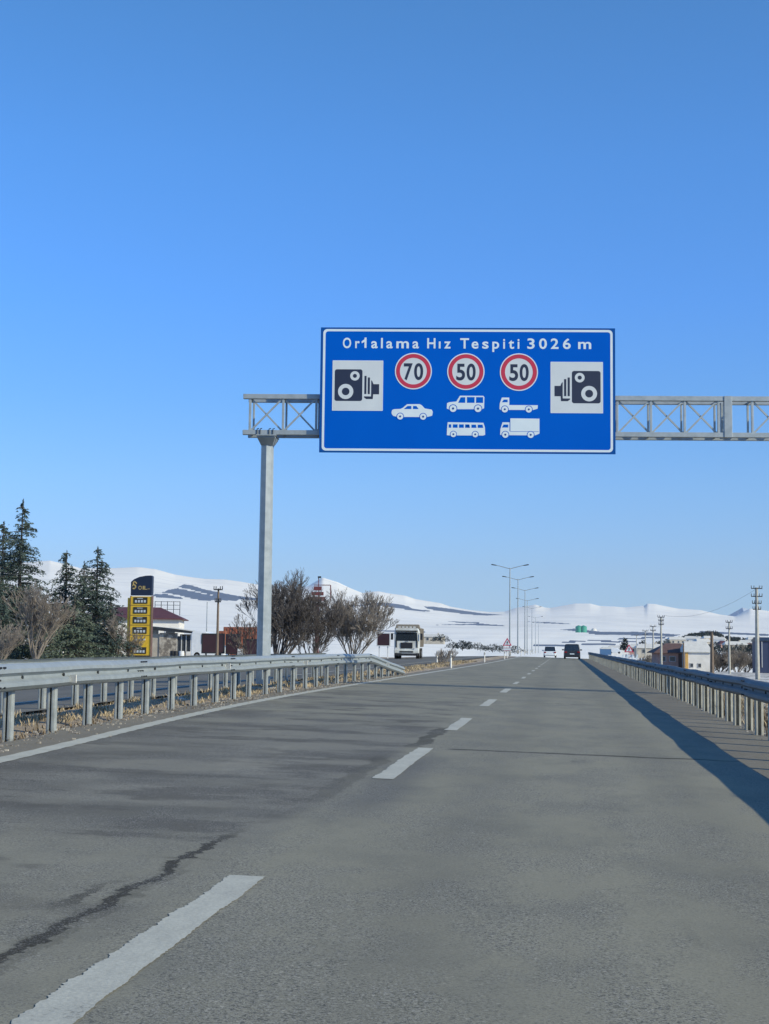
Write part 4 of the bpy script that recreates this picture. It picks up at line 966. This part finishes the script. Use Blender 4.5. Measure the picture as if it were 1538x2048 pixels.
for sx in(257.4,304.2):
    b=MB(); b.box((tx(sx),-.02,tz(1250)),(.8*k,.40,124*k)); b.build('edge_trim',M['brownroof'],t)

# red service sign on a pole behind the shrubs
Yr=130; kr=Yr/FP; p=at(633,1300,Yr); e=empty('red_pole_sign',(p.x,Yr,-.3)); tag(e,'red painted pole sign with stacked boards rising behind the bare shrubs','pole sign'); H0=p.z+.3
q=lambda y:(1300-y)*kr+H0
b=MB(); b.box((0,0,q(1250)-0),(.32,.32,q(1212)*2-q(1250)*0-q(1212)*0) if False else (.32,.3,q(1200))); 
b=MB(); b.box((0,.1,q(1200)/2),(.34,.3,q(1200))); b.build('pole',M['redmetal'],e)
for y0,y1,x0,x1,mt in((1172,1180,626,642,'redmetal'),(1183,1190,622,646,'redmetal'),(1193,1201,614,650,'redmetal'),(1203,1205,614,652,'plate'),(1206,1212,612,654,'redmetal')):
    b=MB(); b.box((((x0+x1)/2-633)*kr,-.1,q((y0+y1)/2)),((x1-x0)*kr,.15,(y1-y0)*kr)); b.build('board',M[mt],e)
b=MB(); b.bar(((635-633)*kr,0,q(1205)),((635-633)*kr,0,q(1154)),.06); 
b.bar(((626-633)*kr,0,q(1169)),((660-633)*kr,0,q(1169)),.07); b.bar(((660-633)*kr,0,q(1169)),((660-633)*kr,0,q(1200)),.08); b.build('frame',M['redmetal'],e)
b=MB(); b.box(((637-633)*kr,0,q(1153)),(.28,.2,.16)); b.build('floodlight',M['dark_metal'],e)

# right side village
house('pink_house','single storey pink brick house with a broad brown roof behind the right rail',1346,1334,235,5.7,6,2.3,1.45,'pinkbrick','brownroof',.10,[(-2.0,1.3,.7,.8),(-.6,1.3,.9,.8)],over=.7,hip=2.4,door=(.8,0),chim=False)
ann=house('white_annexe','white annexe with an ochre corner and snowy roof joined to the brown roofed house',1391,1342,231,3.8,6,3.0,1.6,'whitewall','brownroof',.05,[(-1.0,.9,.5,.6),(.2,.9,.5,.6)],snow=True,over=.3,cat='building',hip=.5)
b=MB(); b.box((-1.75,-3.06,1.4),(.45,.1,3.0)); b.build('ochre_strip',M['ochre'],ann)
vill=[(1405,1296,640,7,6,2.7,1.3,'greywall','brownroof',.3,True,'grey village house with snowy roof directly above the white annexe'),
(1439,1292,760,6,6,3.4,1.2,'whitewall','redroof',-.2,True,'white two storey village house below the dark wood'),
(1470,1301,600,9,6,2.4,1.3,'greywall','brownroof',.1,True,'low grey village house with wide snowy roof left of the tallest pole'),
(1496,1297,680,8,6,2.6,1.3,'pinkbrick','brownroof',-.1,True,'brick village house with snowy roof just left of the tallest pole'),
(1529,1296,640,8,7,2.8,1.3,'greywall','brownroof',.1,True,'snowy roofed village house at the right edge beyond the tallest pole'),
(1300,1309,420,8,6,1.9,1.1,'greywall','brownroof',.1,True,'low grey farm building with snow on the roof left of the pink house'),
(1281,1307,520,8,6,2.2,1.2,'pinkbrick','brownroof',-.1,True,'small brick shed right of the warning triangle'),
(1238,1306,600,9,7,2.0,1.1,'whitewall','brownroof',0,True,'white low building with snowy roof left of the warning triangle'),
(868,1283,560,8,6,1.9,1.0,'greywall','brownroof',0,True,'dark low building with snowy roof in the field right of the lorry'),
(1352,1289,820,9,7,2.8,1.4,'greywall','brownroof',.2,True,'grey house with snowy roof peeping over the brown roof'),
(1386,1288,840,10,7,3.0,1.5,'whitewall','brownroof',-.1,True,'far snowy roofed house at the left foot of the dark wood'),
(1421,1289,830,9,7,3.4,1.4,'ochre','brownroof',.2,True,'pale ochre far house under the middle of the dark wood'),
(1450,1298,690,6,6,2.6,1.2,'pinkbrick','redroof',.25,False,'small brick house with bare dark red roof amid the bushes'),
(1512,1290,840,10,7,3.2,1.4,'whitewall','redroof',.1,True,'far white house with snowy roof right of the dark wood')]
for px_,py_,Y_,W_,D_,Hw_,Hr_,wm,rm,rot,sn,lb in vill:
    house('village_house',lb,px_,py_,Y_,W_,D_,Hw_,Hr_,wm,rm,rot,[(-W_*.28,Hw_*.5,1,1.1),(W_*.05,Hw_*.5,1,1.1),(W_*.32,Hw_*.5,1,1.1)],snow=sn,hip=1.0,chim=True)
bb_=house('blue_building','dark blue clad building cut off by the right edge of the photo',1560,1335,215,7.0,6,3.8,.5,'bluewall','dark_metal',0,[],cat='building',over=.15,hip=0)
for kx in(-2.9,-1.7): b=MB(); b.box((kx,-3.05,1.9),(.12,.1,3.8)); b.build('wall_strip',M['winframe'],bb_)
# blue and white structures at the end of the right rail
b=MB(); p=at(1211,1307,430); e=empty('blue_hall',(p.x,430,p.z)); tag(e,'bright blue walled hall with white roof just beyond the end of the right rail','building')
b.box((0,0,.45),(3.2,5,1.7)); b.build('wall',M['bluebright'],e); b=MB(); b.prism([(-1.9,1.3),(1.9,1.3),(1.2,1.9),(-.6,2.0)],(0,-2.6,0),(1,0,0),(0,0,1),(0,1,0),5.2); b.build('roof',M['snow'],e)
b=MB(); p=at(1230,1307,435); e=empty('white_van',(p.x,435,p.z)); tag(e,'tiny white van parked beside the bright blue hall','van'); b.prism([(-1.9,.2),(1.9,.2),(1.9,1.0),(1.2,1.2),(.8,1.7),(-1.9,1.7)],(0,0,0),(1,0,0),(0,0,1),(0,1,0),1.7); b.build('body',M['fabricwhite'],e,.1); b=MB(); [b.tube((sx,-.05,.25),(sx,.2,.25),.32,.32,12) for sx in(-1.2,1.2)]; b.each('wheel',M['rubber'],e)
# green silos
for px_,r,lb in((1157.5,8.5,'left green cylindrical silo on the snowfield'),(1167,8.5,'right green cylindrical silo on the snowfield'),):
    p=at(px_,1262,3000); e=empty('silo',p); tag(e,lb,'silo','green silos on the snowfield'); b=MB(); b.tube((0,0,-3),(0,0,9),r*.8,r*.8,20); b.build('drum',M['green'],e); b=MB(); b.tube((0,0,9),(0,0,11.5),r*.8,1,20); b.build('cone_roof',M['green'],e)
p=at(1188,1262,3000); b=MB()
for i in range(5):
    a0,a1=PI/2*i/5,PI/2*(i+1)/5; b.tube((0,0,6*math.sin(a0)),(0,0,6*math.sin(a1)),6*math.cos(a0),max(.1,6*math.cos(a1)),16)
o=b.build('white_dome',M['snow']); o.location=p; tag(o,'small white dome right of the green silos','dome')

# ------------------------------------------------------------------ trees
def leafcard(b,p,d,sz,rg):
    d=d.normalized(); s=d.cross(Vector((rg.uniform(-1,1),rg.uniform(-1,1),rg.uniform(-1,1)))).normalized()
    b.add([p-s*sz*.28,p+d*sz*.5+s*sz*.18,p+d*sz,p+s*sz*.30-d*sz*.05],[(0,1,2),(0,2,3)] if rg.random()<.7 else [(0,1,2,3)])
def cedar(label,px,pytop,Y,rad,seed,mat='cedar',lean=0.,dens=1.0,group='cedars behind the left guard rail'):
    rg=random.Random(seed); t_=at(px,pytop,Y); z0=-.35; H=t_.z-z0; e=empty('cedar_tree',(t_.x,Y,z0)); tag(e,label,'conifer tree',group)
    b=MB(); b.tube((0,0,-.3),(lean*.3,0,H*.5),.2,.12,8); b.tube((lean*.3,0,H*.5),(lean,0,H-.05),.12,.02,6); 
    c=MB(); z=.5
    while z<H-.15:
        u=z/H; R0=rad*((1-u)**.78)*(1 if u>.15 else .8+u*1.3)+.10; nb=rg.choice((3,4,4,5))+(2 if u<.45 else 0) if u<.85 else 2
        for i in range(nb):
            a=rg.uniform(0,2*PI); Rr=R0*rg.choice((.45,.7,.9,1.0,1.0,1.2)); ax=lean*u
            pts=[]; n=max(4,int(Rr/.16)); up=rg.uniform(.02,.20); bend=rg.uniform(.15,.4)
            for k in range(n+1):
                s_=k/n; pts.append(Vector((ax+math.cos(a)*Rr*s_,math.sin(a)*Rr*s_,z+Rr*(up*s_*1.3-bend*s_*s_))))
                a+=rg.uniform(-.05,.05)
            for k in range(n): b.tube(pts[k],pts[k+1],.03*(1-k/n)+.006,.03*(1-(k+1)/n)+.006,3,False)
            for k in range(1,n+1):
                s_=k/n; w_=(.10+.34*math.sin(min(1,s_*1.15)*PI)**.7)*min(1,Rr*.6)
                m_=int((6+13*w_)*dens)
                dirv=(pts[k]-pts[k-1]).normalized(); sd_=dirv.cross(Vector((0,0,1))).normalized()
                for _ in range(m_):
                    q_=pts[k]+sd_*rg.gauss(0,w_*.75)+dirv*rg.uniform(-.1,.1); q_.z-=abs(rg.gauss(0,.10+.10*w_))
                    leafcard(c,q_,dirv*.6+sd_*rg.uniform(-.9,.9)+Vector((0,0,rg.uniform(-.7,.15))),rg.uniform(.10,.22),rg)
        z+=rg.uniform(.17,.38)*(.7+.5*(1-u))
    for k in range(30): leafcard(c,Vector((lean,0,H-rg.uniform(0,.8)*1)),Vector((rg.uniform(-1,1),rg.uniform(-1,1),1)),.16,rg)
    b.build('trunk',M['bark'],e); c.build('crown',M[mat],e,recalc=False)
cedar('tallest cedar, its leaning tip highest above the hills near the left edge',44,1000,100,3.6,1,lean=.1)
cedar('cedar cut by the left edge of the photo, beside the tallest cedar',8,1042,104,2.9,2)
cedar('slim cedar with a bent tip between the tallest cedar and the right hand pair',134,1100,106,2.9,3)
cedar('smaller cedar with a thin tip tight against the right cedar',169,1122,110,2.4,4)
cedar('broad cedar nearest the yellow totem, second highest tip',196,1093,104,3.1,5)
cedar('low dense lighter green cedar in front, between the bare tree and the totem',150,1190,92,3.0,6,'cedar2',dens=1.2)
cedar('low dark cedar at the foot of the broad cedar, next to the totem',222,1190,98,2.2,7,'cedar')
cedar('low dark cedar at the left edge behind the bare tree',-6,1150,94,2.5,8,'cedar')
cedar('low lighter green cedar behind the bare tree left of centre of the grove',85,1195,97,2.8,9,'cedar2',dens=1.1)

def bare(b,p,d,length,r,depth,rg,curl=.25,up=.12,kids_=(2,3),minr=.006):
    n=3; q=p.copy(); pts=[q.copy()]
    for k in range(n):
        d=(d+Vector((rg.gauss(0,curl*.5),rg.gauss(0,curl*.5),rg.gauss(0,curl*.4)+up*.5))).normalized(); q=q+d*length/n; pts.append(q.copy())
    r1=max(minr,r*.62)
    for k in range(n):
        a=r+(r1-r)*k/n; c=r+(r1-r)*(k+1)/n; b.tube(pts[k],pts[k+1],a,c,5 if r>.03 else 3,False)
    if depth<=0: return
    for k in range(rg.randint(*kids_)):
        i=rg.choice((1,2,3,3)); nd=(d+Vector((rg.uniform(-1,1),rg.uniform(-1,1),rg.uniform(-.5,.7)))*.62).normalized()
        bare(b,pts[i],nd,length*rg.uniform(.55,.85),r1*.8,depth-1,rg,curl,up,kids_,minr)
    bare(b,pts[-1],d,length*.7,r1,depth-1,rg,curl,up,kids_,minr)
def shrub(label,px,Y,z0,h,spread,seed,mat,stems=8,depth=4,fan=0.,name='bare_shrub',group=None,cat='shrub',ry_=1.,minr=.006,trunk=0.,r=.05,kd=(2,3)):
    rg=random.Random(seed); p=at(px,1300,Y); e=empty(name,(p.x,Y,z0)); tag(e,label,cat,group); b=MB(); t=MB(); base=Vector((0,0,trunk))
    if trunk: t.tube((0,0,-.2),(0,0,trunk+.05),r*2.0,r*1.5,8)
    else: t.tube((0,0,-.2),(0,0,.15),r*3,r*2,8)
    for i in range(stems):
        a=2*PI*i/stems+rg.uniform(-.3,.3); sp_=spread*rg.uniform(.3,1); d=Vector((math.cos(a)*sp_+fan,math.sin(a)*sp_*ry_,1)).normalized()
        bare(b,base+Vector((math.cos(a)*.08,math.sin(a)*.08,0)),d,h*rg.uniform(.30,.42),r*rg.uniform(.7,1.1),depth,rg,kids_=kd,minr=minr)
    t.build('trunk',M[mat],e); b.build('branches',M[mat],e,recalc=False); return e
shrub('leafless light brown tree in front of the cedars by the left rail',72,72,-.15,3.3,.85,21,'twig_light',stems=10,depth=5,name='bare_tree',cat='tree',minr=.010,trunk=.5,r=.06,kd=(2,2))
shrub('small leafless light brown tree at the left edge before the cedars',-5,66,-.15,2.4,.9,22,'twig_light',stems=7,depth=4,name='bare_tree',cat='tree',minr=.009,r=.04)
shrub('thin leafless bush overlapping the lower left of the totem',262,100,-.2,2.0,.5,23,'twig_light',stems=6,depth=4,minr=.009,r=.03)
shrub('thin leafless grey bush in front of the green cedar left of the totem',238,98,-.2,3.0,.5,33,'twig_light',stems=6,depth=4,minr=.009,r=.03)
shrub('large dark leafless shrub immediately right of the gantry post',556,84,-.05,4.7,.66,24,'twig_dark',stems=13,depth=6,fan=.24,minr=.009,r=.075,kd=(2,2))
shrub('rounded brown leafless shrub between the dark shrub and the lorry',704,104,-.1,4.25,1.05,25,'twig_light',stems=14,depth=6,minr=.010,r=.06,kd=(2,2))
shrub('dark tangle of bare stems between the two big shrubs',622,92,-.1,3.7,.9,26,'twig_dark',stems=10,depth=6,minr=.009,r=.05,kd=(2,2))
shrub('small dark leafless tree left of the gantry post',500,90,-.1,2.9,.55,27,'twig_dark',stems=5,depth=4,minr=.012,r=.05)
shrub('small leafless bush in the median beside the lone delineator post',897,84,.05,1.2,.7,28,'twig_light',stems=6,depth=3,minr=.009,r=.02)
shrub('scrubby leafless bush left of the lone delineator post',884,92,.05,1.0,.8,29,'twig_light',stems=6,depth=3,minr=.009,r=.02)
# hedge of bare bushes on the right, and low far bushes
for i,(px_,Y_,h_,lb) in enumerate(((1420,240,2.6,'brown leafless hedge bush right of the white annexe'),(1440,245,2.6,'brown leafless hedge bush left of the thin pale pole'),(1474,240,2.8,'tall brown leafless bush right of the thin pale pole'),(1492,250,2.4,'brown leafless bush immediately left of the tallest pole'),(1530,245,2.4,'brown leafless bush before the blue building'),(1276,300,2.0,'small leafless bush beside the warning triangle on the right'),(1296,290,2.4,'small leafless bush left of the pink house'))):
    shrub(lb,px_,Y_,-2.7 if Y_<260 else -3.6,h_*1.45,1.25,40+i,'twig_dark' if i%2 else 'twig_light',stems=15,depth=4,kd=(2,3),minr=.024,r=.05,group='bare bushes behind the right guard rail')
def leafy(label,px,py,Y,w,h,seed,mat='farwood',group=None,name='dark_bush'):
    rg=random.Random(seed); p=at(px,py,Y); e=empty(name,p); tag(e,label,'bush',group); b=MB()
    for i in range(260):
        a=rg.uniform(0,2*PI); u=rg.random()**.6; v=rg.random(); q=Vector((math.cos(a)*w/2*u*(1-.4*v),math.sin(a)*w*.3*u,h*v*(1-.55*u*u)+rg.uniform(-.1,.1)*h))
        leafcard(b,q,Vector((rg.uniform(-1,1),rg.uniform(-1,1),rg.uniform(-.2,1))),h*.22,rg)
    b.build('foliage',M[mat],e,recalc=False); t=MB(); t.tube((0,0,-h*.2),(0,0,h*.5),h*.05,h*.03,5); t.build('stem',M['bark'],e)
bl=[(882,1283,500,9,2.6,'dark far bush at the right end of the low field building'),(925,1298,330,5,2.0,'dark bush right of the lone delineator post, far side of the road'),(938,1297,340,4,1.6,'rounded dark bush, second in the far row right of the lone post'),(955,1298,350,5,1.5,'wide dark bush in the middle of the far row'),(985,1302,360,7,1.7,'dark bush near the right end of the far row'),(1000,1303,370,6,1.6,'dark bush immediately left of the median warning triangle'),(1030,1305,380,6,1.8,'dark bush at the feet of the first two lamps'),(1250,1300,500,4,4.0,'upright dark conifer bush left of the right warning triangle'),(1286,1300,520,5,3.4,'dark conifer bush right of the right warning triangle'),(905,1296,320,4,1.4,'low dark bush left of the far row'),(970,1300,345,4,1.1,'small low dark bush between wider ones in the far row')]
for i,q_ in enumerate(bl): leafy(q_[5],q_[0],q_[1],q_[2],q_[3],q_[4],60+i,group='far dark bushes')
for i,(px_,py_,Y_,w_,h_,lb) in enumerate(((1396,1301,600,7,3.0,'dark bush directly above the snowy annexe roof'),(1430,1302,560,7,3.2,'dark round tree between the two wooden poles'),(1456,1303,560,7,2.8,'dark bush left of the low grey village house'),(1484,1304,560,8,3.0,'dark bush left of the tallest pole, halfway up the slope'),(1503,1303,580,6,3.4,'dark tree touching the tallest pole on its left'),(1418,1308,420,6,2.6,'small dark bush at the right corner of the annexe'),(1330,1293,700,9,3.4,'dark tree clump behind the left end of the brown roof'),(1318,1299,560,6,3.4,'dark upright tree left of the brown roof'),(1462,1293,760,12,4.0,'wide dark tree clump between far snowy roofs'),(1440,1310,400,8,2.6,'dark bush above the hedge left of the thin pale pole'),(1478,1311,390,9,2.8,'dark bush above the hedge right of the thin pale pole'),(1500,1310,400,6,2.6,'dark bush above the hedge beside the tallest pole'))): leafy(lb,px_,py_,Y_,w_,h_,90+i,group='dark trees in the village')
# dark wood on the right: reads as one mass
rg=random.Random(9); b=MB(); prof=[(1334,1284),(1350,1281),(1365,1275),(1380,1268),(1405,1265),(1420,1264),(1432,1264),(1445,1270),(1460,1274),(1480,1276),(1500,1279),(1530,1280),(1560,1281)]
for i in range(300):
    px_=rg.uniform(1334,1556); top_y=lerp(px_,prof)+rg.uniform(-1.5,2.5); base_y=rg.uniform(1283,1289); 
    if base_y-top_y<3: top_y=base_y-4
    Y_=900+rg.uniform(-60,60); a=at(px_,base_y,Y_); c=at(px_,top_y,Y_); h=c.z-a.z; 
    levels=3; w0=h*.28 if h<4 else 1.5
    for l in range(levels):
        zb=a.z+h*(.1+.28*l); b.tube((a.x,a.y,zb-h*.1),(a.x,a.y,zb+h*.42),w0*(1.25-.3*l)*rg.uniform(.8,1.3),.05,7,False,ph=rg.random())
    for q_ in range(26):
        zz=rg.random(); leafcard(b,Vector((a.x+rg.gauss(0,w0*(1.1-zz)),a.y+rg.gauss(0,w0),a.z+h*zz)),Vector((rg.uniform(-1,1),rg.uniform(-1,1),rg.random())),1.1,rg)
tag(b.build('wood',M['farwood'],None,recalc=False),kind='stuff',label='dark conifer wood on the rise above the village',cat='wood')

# ------------------------------------------------------------------ dry grass, weeds, stones
def grass(name,n,xr,yr,hr,mat,seed,label,zf=gz,dens=None):
    rg=random.Random(seed); b=MB(); 
    while n>0:
        x=rg.uniform(*xr); y=yr[0]+(yr[1]-yr[0])*rg.random()**1.35
        if dens and rg.random()>dens(x,y): n-=.25; continue
        k=rg.randint(6,14); z=zf(x,y)-.01
        for _ in range(k):
            a=rg.uniform(0,2*PI); h=rg.uniform(*hr)*rg.choice((.5,.8,1,1.2)); l=rg.uniform(.2,1.1)*h; ox,oy=rg.gauss(0,.06),rg.gauss(0,.06); wd=rg.uniform(.004,.010)+y*.00012
            p0=Vector((x+ox,y+oy,z)); t=p0+Vector((math.cos(a)*l,math.sin(a)*l,h)); m_=p0.lerp(t,.55)+Vector((0,0,h*.12)); s_=Vector((math.cos(a+PI/2),math.sin(a+PI/2),0))*wd; 
            b.add([p0-s_,p0+s_,m_+s_*.8,m_-s_*.8,t],[(0,1,2,3),(3,2,4)])
        n-=1
    tag(b.build(name,M[mat],None,recalc=False),kind='stuff',label=label,cat='grass')
cl=lambda x,y:.35+.65*(math.sin(x*2.1+y*.7)+math.sin(y*1.9+1)+math.sin(y*.45+x)>.1)
grass('dry_grass',1500,(-8.3,-6.85),(11,115),(.04,.13),'drygrass',31,'yellow dry grass tufts in the median behind the left rail',dens=cl)
grass('dark_weeds',1300,(3.15,5.6),(14,150),(.08,.30),'weed',32,'dark dry weeds behind the posts of the right guard rail',dens=cl)
grass('verge_grass',900,(3.3,9),(14,120),(.08,.22),'drygrass',34,'dry grass on the slope beyond the right guard rail')
grass('edge_weeds',300,(-6.75,-6.35),(12,56),(.03,.09),'weed',35,'sparse weeds in the gravel under the left guard rail')
rg=random.Random(12); b=MB()
for i in range(2600):
    if rg.random()<.62: y=rg.uniform(11,56); x=railx(y)+rg.gauss(.12,.22); z=max(gz(x,y),RZ(x,y)-.004)
    else: y=rg.uniform(14,70); x=rg.gauss(3.15,.14); z=max(gz(x,y),RZ(x,y)-.004 if x<3.05 else -9)
    s_=rg.choice((.006,.008,.012,.02))*rg.uniform(.7,1.3); 
    vs=[Vector((rg.uniform(.6,1)*dx*s_,rg.uniform(.6,1)*dy*s_,rg.uniform(.4,.8)*dz*s_))+Vector((x,y,z+s_*.2)) for dx in(-1,1) for dy in(-1,1) for dz in(-1,1)]
    b.add(vs,[(0,1,3,2),(4,6,7,5),(0,4,5,1),(2,3,7,6),(0,2,6,4),(1,5,7,3)])
tag(b.build('gravel',M['stonewall'],None,recalc=False),kind='stuff',label='loose gravel along the road edges',cat='gravel')

# ------------------------------------------------------------------ haze over the plain
hb=MB(); hb.box((0,5500,350-25),(30000,15000,750)); hm=bpy.data.materials.new('thin_haze'); hm.use_nodes=True; hn=hm.node_tree; hn.nodes.remove(hn.nodes['Principled BSDF'])
pv=hn.nodes.new('ShaderNodeVolumePrincipled'); pv.inputs['Density'].default_value=3.0e-5; pv.inputs['Color'].default_value=(.80,.88,1,1); pv.inputs['Anisotropy'].default_value=.2
hn.links.new(pv.outputs[0],hn.nodes['Material Output'].inputs['Volume'])
tag(hb.build('haze',hm),kind='stuff')
